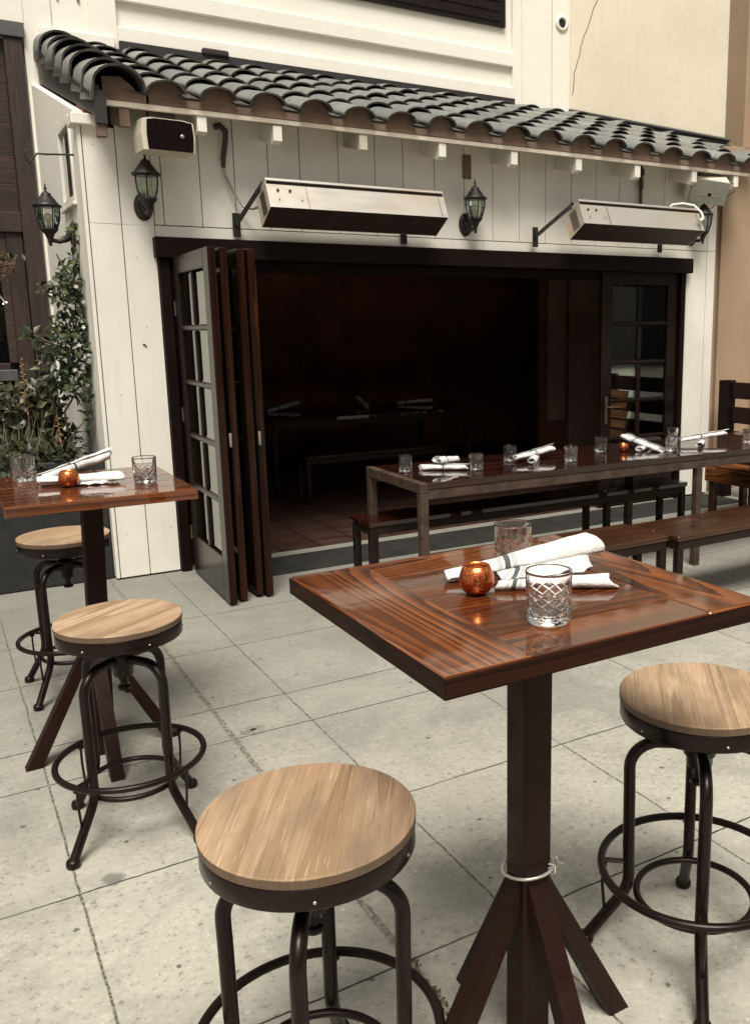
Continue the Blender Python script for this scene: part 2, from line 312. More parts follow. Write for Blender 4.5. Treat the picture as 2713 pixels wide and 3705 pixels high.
# ------------------------------------------------------------------ mesh builder
class MB:
    def __init__(s): s.v = []; s.f = []; s.uv = []; s.sm = []
    def add(s, vs, fs, uvs=None, smooth=False):
        b = len(s.v); s.v += [Vector(p) for p in vs]
        for i, f in enumerate(fs):
            s.f.append([b + j for j in f]); s.sm.append(smooth)
            s.uv.append(uvs[i] if uvs else [(0, 0)] * len(f))
        return s
    def box(s, c, size, rot=None, bev=.003, g=0, mtx=None):
        h = [x / 2 for x in size]; b = min(bev, min(h) * .45)
        ou, ov = random.random() * 9, random.random() * 9
        C = {}; vs = []
        for sx in (-1, 1):
            for sy in (-1, 1):
                for sz in (-1, 1):
                    for a in range(3):
                        p = [sx * (h[0] - b), sy * (h[1] - b), sz * (h[2] - b)]
                        p[a] = (sx, sy, sz)[a] * h[a]
                        C[(sx, sy, sz, a)] = len(vs); vs.append(Vector(p))
        fs = []
        for a in range(3):
            o1, o2 = (a + 1) % 3, (a + 2) % 3
            for sg in (-1, 1):
                q = []
                for u, v2 in ((-1, -1), (1, -1), (1, 1), (-1, 1)):
                    k = [0, 0, 0]; k[a] = sg; k[o1] = u; k[o2] = v2; q.append(C[(*k, a)])
                fs.append(q if sg > 0 else q[::-1])
        for a in range(3):
            for b2 in range(a + 1, 3):
                c3 = 3 - a - b2
                for sa in (-1, 1):
                    for sb in (-1, 1):
                        q = []
                        for ax, sc in ((a, -1), (b2, -1), (b2, 1), (a, 1)):
                            k = [0, 0, 0]; k[a] = sa; k[b2] = sb; k[c3] = sc; q.append(C[(*k, ax)])
                        fs.append(q)
        for sx in (-1, 1):
            for sy in (-1, 1):
                for sz in (-1, 1): fs.append([C[(sx, sy, sz, a)] for a in range(3)])
        oth = [i for i in range(3) if i != g]
        uvs = []
        for f in fs:
            n = (vs[f[1]] - vs[f[0]]).cross(vs[f[2]] - vs[f[0]]); ax = max(range(3), key=lambda i: abs(n[i]))
            if n.dot(sum((vs[j] for j in f), Vector())) < 0: f.reverse()
            if ax == g: uvs.append([(vs[j][oth[0]] * .3 + ou, vs[j][oth[1]] * 1.5 + ov) for j in f])
            else:
                t = [i for i in oth if i != ax][0]
                uvs.append([(vs[j][g] + ou, vs[j][t] + ov + (vs[j][ax])) for j in f])
        T = Matrix.Translation(Vector(c))
        if rot is not None: T = T @ (rot.to_matrix().to_4x4() if hasattr(rot, 'to_matrix') else rot)
        if mtx is not None: T = mtx @ T
        s.add([T @ p for p in vs], fs, uvs); return s
    def box2(s, lo, hi, **kw):
        return s.box([(a + b) / 2 for a, b in zip(lo, hi)], [abs(b - a) for a, b in zip(lo, hi)], **kw)
    def bar(s, p, q, wd, th, up=(0, 0, 1), bev=.003):
        p, q = Vector(p), Vector(q); d = q - p; L = d.length; x = d.normalized(); up = Vector(up)
        y = up.cross(x); y = y.normalized() if y.length > 1e-5 else Vector((0, 1, 0)); z = x.cross(y)
        m = Matrix((x, y, z)).transposed().to_4x4(); m.translation = (p + q) / 2
        return s.box((0, 0, 0), (L, wd, th), bev=bev, g=0, mtx=m)
    def tube(s, pts, r, seg=10, closed=False, cap=True):
        P = [Vector(p) for p in pts]; n = len(P); rs = r if isinstance(r, (list, tuple)) else [r] * n
        tg = []
        for i in range(n):
            a = P[(i - 1) % n] if (closed or i > 0) else P[i]; b = P[(i + 1) % n] if (closed or i < n - 1) else P[i]
            tg.append((b - a).normalized())
        t = tg[0]; u = t.orthogonal().normalized(); vs = []
        for i in range(n):
            if i > 0: u = (tg[i - 1].rotation_difference(tg[i]) @ u).normalized()
            u = (u - tg[i] * u.dot(tg[i])).normalized(); w2 = tg[i].cross(u)
            for j in range(seg):
                a = 2 * math.pi * j / seg; vs.append(P[i] + (u * math.cos(a) + w2 * math.sin(a)) * rs[i])
        fs = []
        for i in range(n if closed else n - 1):
            k = (i + 1) % n
            for j in range(seg): fs.append([i * seg + j, i * seg + (j + 1) % seg, k * seg + (j + 1) % seg, k * seg + j])
        s.add(vs, fs, smooth=True)
        if cap and not closed:
            s.add([vs[j] for j in range(seg)], [list(range(seg))[::-1]]); s.add([vs[(n - 1) * seg + j] for j in range(seg)], [list(range(seg))])
        return s
    def lathe(s, prof, seg=24, c=(0, 0, 0), mtx=None, smooth=True, a0=0.0):
        vs = []; fs = []; uv = []; n = len(prof); T = Matrix.Translation(Vector(c))
        if mtx is not None: T = mtx @ T
        for (r, z) in prof:
            for j in range(seg):
                a = a0 + 2 * math.pi * j / seg; vs.append(T @ Vector((r * math.cos(a), r * math.sin(a), z)))
        for i in range(n - 1):
            for j in range(seg):
                k = (j + 1) % seg
                q = [i * seg + j, i * seg + k, (i + 1) * seg + k, (i + 1) * seg + j]
                if prof[i][0] < 1e-6: q = [i * seg, (i + 1) * seg + k, (i + 1) * seg + j]
                elif prof[i + 1][0] < 1e-6: q = [i * seg + j, i * seg + k, (i + 1) * seg]
                fs.append(q)
        s.add(vs, fs, smooth=smooth); return s
    def prism(s, poly, axis, a, b):
        # poly: 2D points in the two remaining axes (in order), extruded along axis from a to b
        o = [i for i in range(3) if i != axis]; n = len(poly)
        def P(p, t):
            k = [0, 0, 0]; k[axis] = t; k[o[0]] = p[0]; k[o[1]] = p[1]; return k
        vs = [P(p, a) for p in poly] + [P(p, b) for p in poly]
        fs = [list(range(n)), list(range(2 * n - 1, n - 1, -1))] + [[i, (i + 1) % n, n + (i + 1) % n, n + i] for i in range(n)]
        s.add(vs, fs); return s
    def quad(s, a, b, c, d): return s.add([a, b, c, d], [[0, 1, 2, 3]], [[(0, 0), (1, 0), (1, 1), (0, 1)]])
    def build(s, name, mat, parent=None, world=False, fixn=True):
        off = parent.location if (world and parent is not None) else Vector()
        if world and parent is not None and parent.parent is not None: off = off + parent.parent.location
        me = bpy.data.meshes.new(name)
        me.from_pydata([p - off for p in s.v], [], s.f)
        ul = me.uv_layers.new(name='UVMap'); i = 0
        for q in s.uv:
            for t in q: ul.data[i].uv = t; i += 1
        me.polygons.foreach_set('use_smooth', s.sm)
        me.validate(); me.update()
        if fixn:
            bm = bmesh.new(); bm.from_mesh(me); bmesh.ops.recalc_face_normals(bm, faces=bm.faces); bm.to_mesh(me); bm.free()
        me.materials.append(MT[mat] if isinstance(mat, str) else mat)
        o = bpy.data.objects.new(name, me); COL.objects.link(o)
        if parent is not None: o.parent = parent
        return o

def tag(o, label=None, cat=None, group=None, kind=None):
    if label: o['label'] = label
    if cat: o['category'] = cat
    if group: o['group'] = group
    if kind: o['kind'] = kind
    return o
def thing(name, label, cat, loc=(0, 0, 0), rz=0.0, group=None):
    o = bpy.data.objects.new(name, None); COL.objects.link(o); o.empty_display_size = .1
    o.location = loc; o.rotation_euler = (0, 0, rz); return tag(o, label, cat, group)
def dup(root, loc, rz=0.0, label=None):
    r = root.copy(); COL.objects.link(r); r.location = loc; r.rotation_euler = (0, 0, rz)
    if label: r['label'] = label
    for ch in list(root.children):
        c = ch.copy(); COL.objects.link(c); c.parent = r
        for g in list(ch.children):
            d = g.copy(); COL.objects.link(d); d.parent = c
    return r
def ring(R_, z, n=48, c=(0, 0)): return [(c[0] + R_ * math.cos(2 * math.pi * i / n), c[1] + R_ * math.sin(2 * math.pi * i / n), z) for i in range(n)]
def arc(c, r, a0, a1, n, f): return [f(c[0] + r * math.cos(R(a0 + (a1 - a0) * i / n)), c[1] + r * math.sin(R(a0 + (a1 - a0) * i / n))) for i in range(n + 1)]

# ================================================================== SETTING
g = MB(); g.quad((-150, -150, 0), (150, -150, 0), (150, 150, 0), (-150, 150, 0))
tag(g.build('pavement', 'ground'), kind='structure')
t = MB(); t.box2((1.46, 5.53, -.02), (6.29, 5.985, .006), bev=.002)
tag(t.build('threshold', 'threshold'), kind='structure')

# unseen building opposite, added to cut low sky light and fill pane reflections
sb = thing('unseen_street_building', 'unseen building across the street, added to dim light and pane reflections', 'building', (4, -17, 0))
m = MB(); m.box2((-22, -24, 0), (34, -17, 7.5), bev=.02); m.build('wall', 'greylintel', sb, world=True)

# ================================================================== RESTAURANT BUILDING
YF = 6.0      # face of the boarded front
YU = 7.9      # face of the upper wall behind the roof
bld = thing('restaurant_building', 'white boarded restaurant front with dark tiled roof and wide open doorway', 'building', (3.6, 6.0, 0))
W = dict(parent=bld, world=True)
# -- boarded front wall: backing and boards with open seams
m = MB()
m.box2((.96, 6.024, 0), (1.15, 6.12, 2.80), bev=0); m.box2((1.15, 6.024, 0), (1.345, 6.12, 3.0), bev=0); m.box2((5.935, 6.024, 0), (6.285, 6.12, 3.0), bev=0)
m.box2((1.345, 6.024, 2.12), (5.935, 6.12, 3.0), bev=0)
m.build('wall_core', 'black', **W)
m = MB()
def boards(xs, z0, z1, y=YF):
    for a, b in zip(xs[:-1], xs[1:]):
        dz = random.uniform(-.004, .004)
        m.box2((a + .0028, y + random.uniform(0, .0015), z0), (b - .0028, y + .023, z1 + dz), bev=.0022, g=2)
boards([.962, 1.15, 1.347], .012, 2.245); boards([.962, 1.15], 2.245, 2.80); boards([1.15, 1.347], 2.245, 3.0)
boards([5.93, 6.175, 6.285], .02, 2.25); boards([5.93, 6.175, 6.285], 2.2535, 3.0)
boards([1.347, 1.407, 1.647, 1.872, 2.10, 2.322, 2.603, 2.882, 3.104, 3.36, 3.615, 3.87, 4.117, 4.37, 4.626, 4.88, 5.131, 5.39, 5.642, 5.93], 2.2535, 3.0)
xs = [1.347, 1.98, 3.05, 3.78, 4.88, 5.6, 5.93]
for a, b in zip(xs[:-1], xs[1:]): m.box2((a + .0008, YF - .001, 2.178), (b - .0008, YF + .023, 2.2475), bev=.002, g=0)
# corner board on the left return and the cap that sits on it
m.box2((.938, 5.996, .012), (.959, 6.11, 2.80), bev=.003, g=2)
m.box2((.905, 5.955, 2.80), (1.075, 6.12, 2.865), bev=.006, g=0)
m.build('front_wall', 'white', **W)
for x, z in ((1.02, 2.70), (1.06, 1.20), (1.25, 1.62), (1.05, .62), (1.24, .55), (1.02, .30), (1.30, .31), (6.22, 1.05), (6.12, .98), (6.20, .80), (6.05, 1.4), (1.22, 2.05), (2.2, 2.21), (3.3, 2.21), (4.4, 2.21), (5.3, 2.21)):
    m = MB(); m.lathe([(0, -.001), (.0025, -.0008), (.003, 0)], 8, mtx=Matrix.Translation((x, YF - .0012, z)) @ Matrix.Rotation(R(-90), 4, 'X')); m.build('nail_head', 'pipe', **W)
m = MB(); m.tube([(1.215, 5.998, 1.515), (1.228, 5.997, 1.512), (1.238, 5.998, 1.498)], [.003, .005, .003], 6); m.build('paint_chip', 'pipe', **W)
# -- side return wall with a window
m = MB()
def sidew(y0, y1, z0):
    f = lambda y: 2.78 + .30 * (y - 5.69)
    m.prism([(y0, z0), (y1, z0), (y1, f(y1)), (y0, f(y0))], 0, .942, 1.0)
sidew(6.11, 6.30, 0); sidew(6.74, YU, 0); sidew(6.30, 6.74, 2.885)
m.box2((.942, 6.30, 0), (1.0, 6.74, 2.42), bev=.002)
m.build('side_wall', 'stucco', **W)
m = MB()
for lo, hi in (((.932, 6.265, 2.40), (.968, 6.31, 2.91)), ((.932, 6.73, 2.40), (.968, 6.775, 2.91)), ((.932, 6.31, 2.40), (.968, 6.73, 2.445)), ((.932, 6.31, 2.865), (.968, 6.73, 2.91))):
    m.box2(lo, hi, bev=.004)
wd = m.build('window', 'white', **W)
m = MB(); m.box2((.952, 6.31, 2.445), (.956, 6.73, 2.865), bev=0); m.build('pane', 'pane', wd, world=True)
m = MB(); m.box2((.972, 6.30, 2.42), (.976, 6.74, 2.885), bev=0); m.build('blind', 'planter', wd, world=True)
m = MB(); m.box2((.918, 6.25, 2.378), (.968, 6.79, 2.399), bev=.004); m.build('sill', 'white', wd, world=True)
# -- upper wall: recessed field, frame pieces
m = MB()
m.box2((-4.0, YU + .035, 3.2), (5.62, YU + .2, 6.2), bev=0)
m.box2((5.62, YU + .02, 3.2), (6.2, YU + .2, 6.2), bev=0)
m.box2((.90, YU + .03, 0), (1.6, YU + .2, 3.2), bev=0)
m.box2((-4.0, YU - .02, 3.86), (.935, YU + .035, 6.2), bev=.004)
m.box2((.92, YU - .012, 0), (1.128, YU + .034, 6.2), bev=.004)
m.box2((1.128, YU + .005, 3.2), (1.40, YU + .034, 6.2), bev=.004)
m.box2((1.40, YU - .01, 3.2), (1.60, YU + .034, 6.2), bev=.004)
m.box2((1.03, YU - .045, 3.745), (1.565, YU + .03, 3.85), bev=.004)
m.box2((1.60, YU - .008, 4.14), (5.34, YU + .035, 4.262), bev=.004); m.box2((1.60, YU - .008, 3.70), (5.34, YU + .035, 3.945), bev=.004)
m.box2((5.34, YU - .008, 3.70), (5.44, YU + .035, 6.2), bev=.004)
m.box2((5.44, YU - .03, 3.4), (5.80, YU + .03, 6.2), bev=.004); m.box2((5.808, YU - .03, 3.4), (6.06, YU + .03, 6.2), bev=.004)
m.build('upper_wall', 'stucco', **W)
# -- shuttered window at the top
m = MB(); m.box2((1.9, YU - .0, 4.49), (5.26, YU + .034, 6.1), bev=.002)
for i in range(9): m.box2((1.95, YU - .012, 4.53 + i * .09), (5.2, YU + .01, 4.605 + i * .09), bev=.003)
m.build('shutter', 'darkpaint', **W)
vm = Matrix.Translation((5.92, YU - .03, 4.62)) @ Matrix.Rotation(R(90), 4, 'X')
m = MB(); m.lathe([(.082, 0), (.082, .010), (.068, .018), (.060, .022), (.048, .020), (.046, .004)], 20, mtx=vm); vp = m.build('vent_pipe', 'white', **W)
m = MB(); m.lathe([(0, .005), (.0455, .005)], 20, mtx=vm); m.build('pipe_bore', 'black', vp, world=True)
m = MB()
for x, z in ((1.18, 4.085), (1.33, 4.09)): m = MB(); m.lathe([(0, .012), (.012, .008), (.012, 0)], 8, mtx=Matrix.Translation((x, YU, z)) @ Matrix.Rotation(R(90), 4, 'X')); m.build('bolt', 'galv', **W)
# -- roof
SL = .36; TH = math.atan(SL); YE = 5.70; Z0 = 2.945
e2 = Vector((0, math.cos(TH), math.sin(TH))); nn = Vector((0, -math.sin(TH), math.cos(TH)))
def rp(x, s_, h): return Vector((x, YE, Z0)) + e2 * s_ + nn * h
m = MB(); m.add([rp(.98, .03, -.02), rp(6.42, .03, -.02), rp(7.3, 2.4, -.02), rp(.98, 2.4, -.02), rp(.98, .03, -.045), rp(6.42, .03, -.045), rp(7.3, 2.4, -.045), rp(.98, 2.4, -.045)],
    [[0, 1, 2, 3], [7, 6, 5, 4], [0, 4, 5, 1], [1, 5, 6, 2], [2, 6, 7, 3], [3, 7, 4, 0]])
roof = m.build('roof', 'tiledark', **W)
def tile(mb, x, s0, s1, w0, w1, h0, h1, lift0, lift1, thick=.011, concave=False, n=9, ext=0.0, ends=None):
    vs = []
    for (s_, wd_, hh, lf) in ((s0, w0, h0, lift0), (s1, w1, h1, lift1)):
        for tk in (0, thick):
            for i in range(n + 1):
                a = math.pi * i / n
                vs.append(rp(x - math.cos(a) * (wd_ - tk), s_, lf + (-1 if concave else 1) * math.sin(a) * (hh - tk) - (ext if i == 0 else ext * .42 if i == 1 else 0)))
    k = n + 1; fs = []
    fe = []
    for i in range(n):
        fs += [[i, i + 1, 2 * k + i + 1, 2 * k + i]]
        fe += [[k + i, 3 * k + i, 3 * k + i + 1, k + i + 1], [i, k + i, k + i + 1, i + 1]]
    fs += [[0, 2 * k, 3 * k, k], [n, k + n, 3 * k + n, 2 * k + n]]
    ru = random.random(); mb.add(vs, fs, [[(ru, .5)] * 4] * len(fs), smooth=True); (ends or mb).add(vs, fe, smooth=False)
m = MB(); me_ = MB(); SP = .309; EXP = .355
for i in range(0, 20):
    x = 1.395 + SP * i; sk = max(0, (x - 6.42)) * 1.25
    for r_ in range(7):
        s0 = -.022 + r_ * EXP + sk; s1 = min(s0 + EXP + .08, 2.36)
        if s0 > 2.2: continue
        j = random.uniform(-.006, .006); l = random.uniform(-.003, .004)
        tile(m, x + j, s0 + random.uniform(-.012, .012), s1, .116, .102, .072, .060, .018 + l + random.uniform(0, .010), .0, ends=me_)
        tile(m, x - SP / 2 + j, s0 + .03, s1, .08, .08, .010, .010, .014, .004, .007, True, 5, ends=me_)
m.build('roof_tiles', 'tile', roof, world=True); me_.build('tile_ends', 'tileend', roof, world=True)
# rake tiles down the left edge
m = MB(); me_ = MB()
for r_ in range(7):
    s0 = -.06 + r_ * .335 + random.uniform(-.015, .015); j = random.uniform(-.008, .008)
    tile(m, 1.12 + j, s0, min(s0 + .43, 2.36), .150, .140, .134, .124, .008 + random.uniform(0, .018), -.034, .014, False, 16, .075, ends=me_)
m.build('rake_tiles', 'tile', roof, world=True); me_.build('rake_tile_ends', 'tileend', roof, world=True)
m = MB()   # bargeboard
m.prism([(5.69, 2.80), (5.69, 2.965), (YU, 2.965 + .36 * (YU - 5.69)), (YU, 2.785 + .305 * (YU - 5.69))], 0, 1.0, 1.03)
m.prism([(5.675, 2.76), (5.675, 2.94), (5.71, 2.94), (5.71, 2.76)], 0, .995, 1.058)
m.build('bargeboard', 'tiledark', **W)
m = MB(); m.box2((1.0, 5.69, 2.69), (1.055, 5.74, 2.759), bev=.003); m.build('corner_block', 'fascia', **W)
m = MB()   # flashing
m.box2((1.60, YU - .045, 3.70), (5.34, YU - .01, 3.835), bev=.004); m.box2((1.05, YU - .065, 3.70), (1.60, YU - .035, 3.765), bev=.003)
m.box2((1.60, YU - .065, 3.69), (5.34, YU - .045, 3.765), bev=.004); m.box((2.35, YU - .045, 3.845), (.22, .05, .05), bev=.015)
m.build('flashing', 'tiledark', roof, world=True)
m = MB()   # scalloped brown eave board
poly = [(1.06, 2.902)]
x = 6.40
poly.append((6.40, 2.902)); poly.append((6.40, 2.948))
top = []
for i in range(16, -1, -1):
    cx = 1.395 + SP * i
    for kx in range(0, 13):
        a = math.pi * kx / 12; px = cx + math.cos(a) * .108
        if px < 6.40: top.append((px, 2.948 + math.sin(a) * .088))
poly += top + [(1.25, 2.948)] + [(1.125 + math.cos(math.pi * kx / 12) * .118, 2.948 + math.sin(math.pi * kx / 12) * .10) for kx in range(0, 9)] + [(1.06, 2.96)]
# split the scallops into convex strips so that every face is clean
for a, b in zip(top[:-1], top[1:]):
    m.prism([(b[0], 2.902), (a[0], 2.902), a, b], 1, 5.712, 5.735)
m.prism([(1.05, 2.902), (1.30, 2.902), (1.30, 2.948), (1.24, 2.95), (1.21, 2.99), (1.15, 3.03), (1.05, 3.02)], 1, 5.712, 5.735)
m.build('eave_board', 'fascia', roof, world=True)
m = MB(); m.box2((1.05, 5.716, 2.868), (6.36, 5.742, 2.9015), bev=.003); m.build('fascia_strip', 'strip', roof, world=True)
m = MB(); m.prism([(5.744, 2.875), (5.744, 2.905), (6.02, 3.0), (6.02, 2.97)], 0, 1.05, 6.36); m.build('soffit', 'fascia', roof, world=True)
for x, mm in ((1.161, 'fascia'), (1.606, 'white'), (2.079, 'white'), (2.672, 'strip'), (3.276, 'white'), (3.884, 'white'), (4.484, 'white'), (5.081, 'white'), (5.71, 'white'), (6.209, 'white')):
    m = MB(); z = 2.80 + random.uniform(-.006, .006); wv = .028
    d = .035 if mm == 'white' else .0
    m.prism([(5.725, z + .065), (5.725 , z - .035 + d * .3), (5.735 + d, z - .042), (5.999, z + .022), (5.999, z + .13)], 0, x - wv, x + wv)
    m.build('rafter_tail', mm, **W)
m = MB(); m.box2((3.60, 5.985, 2.69), (3.67, 5.999, 2.86), bev=.003); m.build('wall_block', 'fascia', **W)
# -- dark header beam and the frame of the opening
m = MB(); m.box2((1.325, 5.93, 2.05), (5.945, 6.12, 2.1755), bev=.004, g=0); m.build('header_beam', 'beam', **W)
m = MB(); m.box2((1.347, 5.965, 0.006), (1.412, 6.14, 2.049), bev=.003); m.box2((5.875, 6.0, .006), (5.925, 6.14, 2.049), bev=.003)
m.box2((1.412, 6.06, 1.98), (5.875, 6.14, 2.049), bev=.003)
m.build('door_frame', 'beam', **W)

def door_leaf(mtx, wood, lock=False, edge=None):
    """leaf 0.87 wide (local x), thickness in y, height 2.04; two columns by five rows of panes"""
    Wd, Hh, T_ = .87, 2.035, .043; m = MB()
    st = .115; mw = .045; pw = (Wd - 2 * st - mw) / 2
    rows = [.265, .6, .93, 1.265, 1.6, 1.93]
    def bx(x0, x1, z0, z1, t=T_, y=0, g_=2, bev=.004): m.box(((x0 + x1) / 2, y, (z0 + z1) / 2), (x1 - x0, t, z1 - z0), bev=bev, g=g_, mtx=mtx)
    bx(0, st, 0, Hh); bx(Wd - st, Wd, 0, Hh)
    bx(st, Wd - st, 0, .262, g_=0); bx(st, Wd - st, 1.928, Hh, g_=0)
    for z in rows[1:-1]: bx(st, Wd - st, z - .018, z + .018, .036, g_=0, bev=.009)
    for a, b in zip(rows[:-1], rows[1:]):
        bx(st + pw, st + pw + mw, a + .0185 if a > .27 else .2625, b - .0185 if b < 1.9 else 1.9275, .036, bev=.009)
    o = m.build('door', wood, **W)
    p = MB()
    for x0 in (st, st + pw + mw):
        for a, b in zip(rows[:-1], rows[1:]): p.box((x0 + pw / 2, 0, (a + b) / 2), (pw, .004, b - a - .03), bev=0, mtx=mtx)
    p.build('glass', 'pane', o, world=True)
    if edge is not None:
        e = MB()
        e.box((Wd + .0035, 0, Hh / 2), (.006, T_ * .96, Hh - .01), bev=.001, g=2, mtx=mtx)
        e.box((Wd + .0075, -T_ * .25, Hh / 2), (.006, T_ * .34, Hh - .02), bev=.001, g=2, mtx=mtx)
        e.build('edge_strip', 'dooredge', o, world=True)
    for z in (.27, 1.05, 1.72):
        h = MB(); h.tube([mtx @ Vector((.0, -.026, z - .045)), mtx @ Vector((.0, -.026, z + .045))], .006, 8); h.build('hinge', 'frame', o, world=True)
    return o
def leafm(x, y, d=0.0):
    # local x runs from the hinge side (far, y=5.88) towards the street
    return Matrix.Translation((x, y, .014)) @ Matrix.Rotation(R(-90 - d), 4, 'Z')
for x, y, d in ((1.436, 5.90, 1.45), (1.497, 5.945, .4), (1.603, 5.985, .1), (1.652, 5.955, -.1)):
    door_leaf(leafm(x, y, d), 'darkpaint', edge=True)
for xx in (1.455, 1.625):
    m = MB(); m.box((xx, 5.03, .98), (.014, .02, .08), bev=.004); m.build('flush_bolt', 'rivet', **W)
dr = door_leaf(Matrix(((-1, 0, 0, 5.865), (0, -1, 0, 6.055), (0, 0, 1, .014), (0, 0, 0, 1))), 'darkpaint')
m = MB(); m.box((5.045, 6.022, .87), (.032, .008, .24), bev=.003); m.tube([(5.045, 6.02, .90), (5.045, 5.985, .90), (5.06, 5.975, .90), (5.155, 5.975, .897)], .008, 8)
m.build('handle', 'frame', dr, world=True)
# -- interior
m = MB(); m.box2((.98, 6.12, -.05), (7.9, 10.6, .0045), bev=0); m.build('interior_floor', 'tilefloor', **W)
m = MB(); m.box2((.98, 10.6, 0), (7.9, 10.7, 3.0), bev=0); m.box2((1.01, 6.12, 0), (1.06, 10.6, 3.0), bev=0); m.box2((7.8, 6.12, 0), (7.9, 10.6, 3.0), bev=0)
m.box2((.98, 6.13, 2.62), (7.9, 10.7, 2.72), bev=0); m.box2((5.93, 6.141, 0), (6.27, 6.2, 3.0), bev=0); m.box2((6.27, 6.42, 0), (7.9, 6.5, 3.0), bev=0)
m.build('interior_wall', 'inwall', **W)
m = MB(); m.box2((6.25, 8.5, .5), (6.49, 8.53, 2.14), bev=.003); m.box2((6.56, 8.5, .02), (7.4, 8.53, 2.14), bev=.003)
m.build('interior_panel', 'inpanel', **W)
m = MB(); m.box2((6.16, 8.53, .0), (7.8, 8.6, 2.6), bev=.003); m.build('interior_partition', 'inwall', **W)

# ================================================================== NEIGHBOURING BUILDINGS
lb = thing('wooden_storefront', 'dark brown wooden storefront with lap siding left of white restaurant', 'building', (0, 7.9, 0))
WL = dict(parent=lb, world=True)
m = MB()
for i in range(6):
    z = 2.50 + i * .207; m.box((-1.6, 7.925, z + .103), (4.758, .03, .205), rot=Matrix.Rotation(R(3.0), 4, 'X'), bev=.003, g=0)
m.box2((-4.0, 7.96, 0), (.90, 8.1, 3.8), bev=0)
m.box2((-4, 7.93, 0.0), (.88, 7.965, 1.22), bev=.002, g=2)
m.build('siding', 'oldwood', **WL)
m = MB(); m.box2((.78, 7.86, 0), (.905, 7.96, 3.745), bev=.004, g=2); m.box2((-4, 7.875, 2.35), (.78, 7.955, 2.50), bev=.004, g=0)
m.box2((.66, 7.90, 0), (.775, 7.96, 2.35), bev=.004, g=2); m.build('trim', 'oldwood', **WL)
m = MB(); m.box2((-4, 7.84, 3.75), (.925, 7.90, 3.855), bev=.004); m.build('lintel', 'greylintel', **WL)
m = MB()
for lo, hi in (((.60, 7.91, 1.36), (.66, 7.955, 2.35)), ((-4, 7.91, 2.24), (.60, 7.955, 2.35)), ((-4, 7.91, 1.30), (.60, 7.955, 1.36)), ((-.9, 7.91, 1.36), (-.84, 7.955, 2.24))): m.box2(lo, hi, bev=.004)
wn = m.build('window', 'oldwood', **WL)
m = MB(); m.box2((-4, 7.94, 1.36), (.60, 7.944, 2.24), bev=0); m.build('pane', 'pane', wn, world=True)
m = MB(); m.box2((-4, 7.957, 1.0), (.6, 7.959, 2.3), bev=0); m.build('backing', 'black', wn, world=True)
m = MB(); m.box2((-4, 7.82, 1.225), (.64, 7.955, 1.31), bev=.005, g=0); m.build('sill', 'greylintel', wn, world=True)

rb = thing('stucco_building', 'tan and cream stucco neighbour building at the right of the restaurant', 'building', (7.0, 6.6, 0))
WR = dict(parent=rb, world=True)
m = MB()   # cream wall, turned towards the street
a, b = Vector((6.03, 7.86, 0)), Vector((6.98, 6.46, 0))
dx = (b - a).normalized(); nrm2 = Vector((dx.y, -dx.x, 0))
for z0, z1 in ((3.0, 6.3),):
    q = [a + Vector((0, 0, z0)), b + Vector((0, 0, z0)), b + Vector((0, 0, z1)), a + Vector((0, 0, z1))]
    m.add([p for p in q] + [p - nrm2 * .25 for p in q], [[0, 1, 2, 3], [4, 7, 6, 5], [0, 4, 5, 1], [1, 5, 6, 2], [2, 6, 7, 3], [3, 7, 4, 0]])
m.build('cream_wall', 'cream', **WR)
m = MB()
for off, z0, h_ in ((.012, 0, .17),):
    pa, pb = a + nrm2 * .015, b + nrm2 * .015
    za, zb = 3.69, 3.225
    q = [Vector((pa.x, pa.y, za)), Vector((pb.x, pb.y, zb)), Vector((pb.x, pb.y, zb + .115)), Vector((pa.x, pa.y, za + .105))]
    m.add(q + [p - nrm2 * .02 for p in q], [[0, 1, 2, 3], [4, 7, 6, 5], [0, 4, 5, 1], [1, 5, 6, 2], [2, 6, 7, 3], [3, 7, 4, 0]])
    m.tube([q[3] + nrm2 * .008, q[2] + nrm2 * .008], .018, 8); m.tube([(q[0] + q[3]) / 2 + nrm2 * .006, (q[1] + q[2]) / 2 + nrm2 * .006], .008, 6)
m.build('flashing', 'tiledark', **WR)
m = MB(); pts = []   # crack running down the cream wall
for i in range(26):
    u = i / 25; pp = a.lerp(b, .015 + .27 * u ** 1.6 + .004 * math.sin(i * 1.1) + .002 * math.sin(i * 2.7)) + Vector((0, 0, 3.95 + u * 1.25)) + nrm2 * .002
    pts.append(pp)
m.tube(pts, .0032, 5); m.build('wall_crack', 'tiledark', **WR)
m = MB(); m.box2((6.29, 6.14, 0), (9.5, 6.4, 3.05), bev=.004); m.box2((6.92, 6.30, 3.05), (9.5, 6.7, 6.3), bev=.01)
m.box2((6.46, 6.10, 0), (6.92, 6.142, 3.2), bev=.004)
m.build('tan_wall', 'tan', **WR)
m = MB(); m.tube([(7.02, 6.07, 0), (7.02, 6.07, 3.5)], .045, 12); dp = m.build('drainpipe', 'tan', **WR)
m = MB(); m.box((6.97, 6.05, 2.48), (.13, .07, .035), bev=.004); m.box((6.93, 6.03, 2.48), (.06, .02, .05), bev=.004); m.build('bracket', 'frame', dp, world=True)

# ================================================================== PLANTER AND PLANTS
pl = MB(); pl.box2((-3.5, 6.06, 0), (.935, 6.18, .80), bev=.01); pl.box2((-3.5, 6.18, 0), (.935, 7.85, .72), bev=0)
tag(pl.build('planter_wall', 'planter'), 'low dark grey rendered planter wall left of the white front', 'planter')

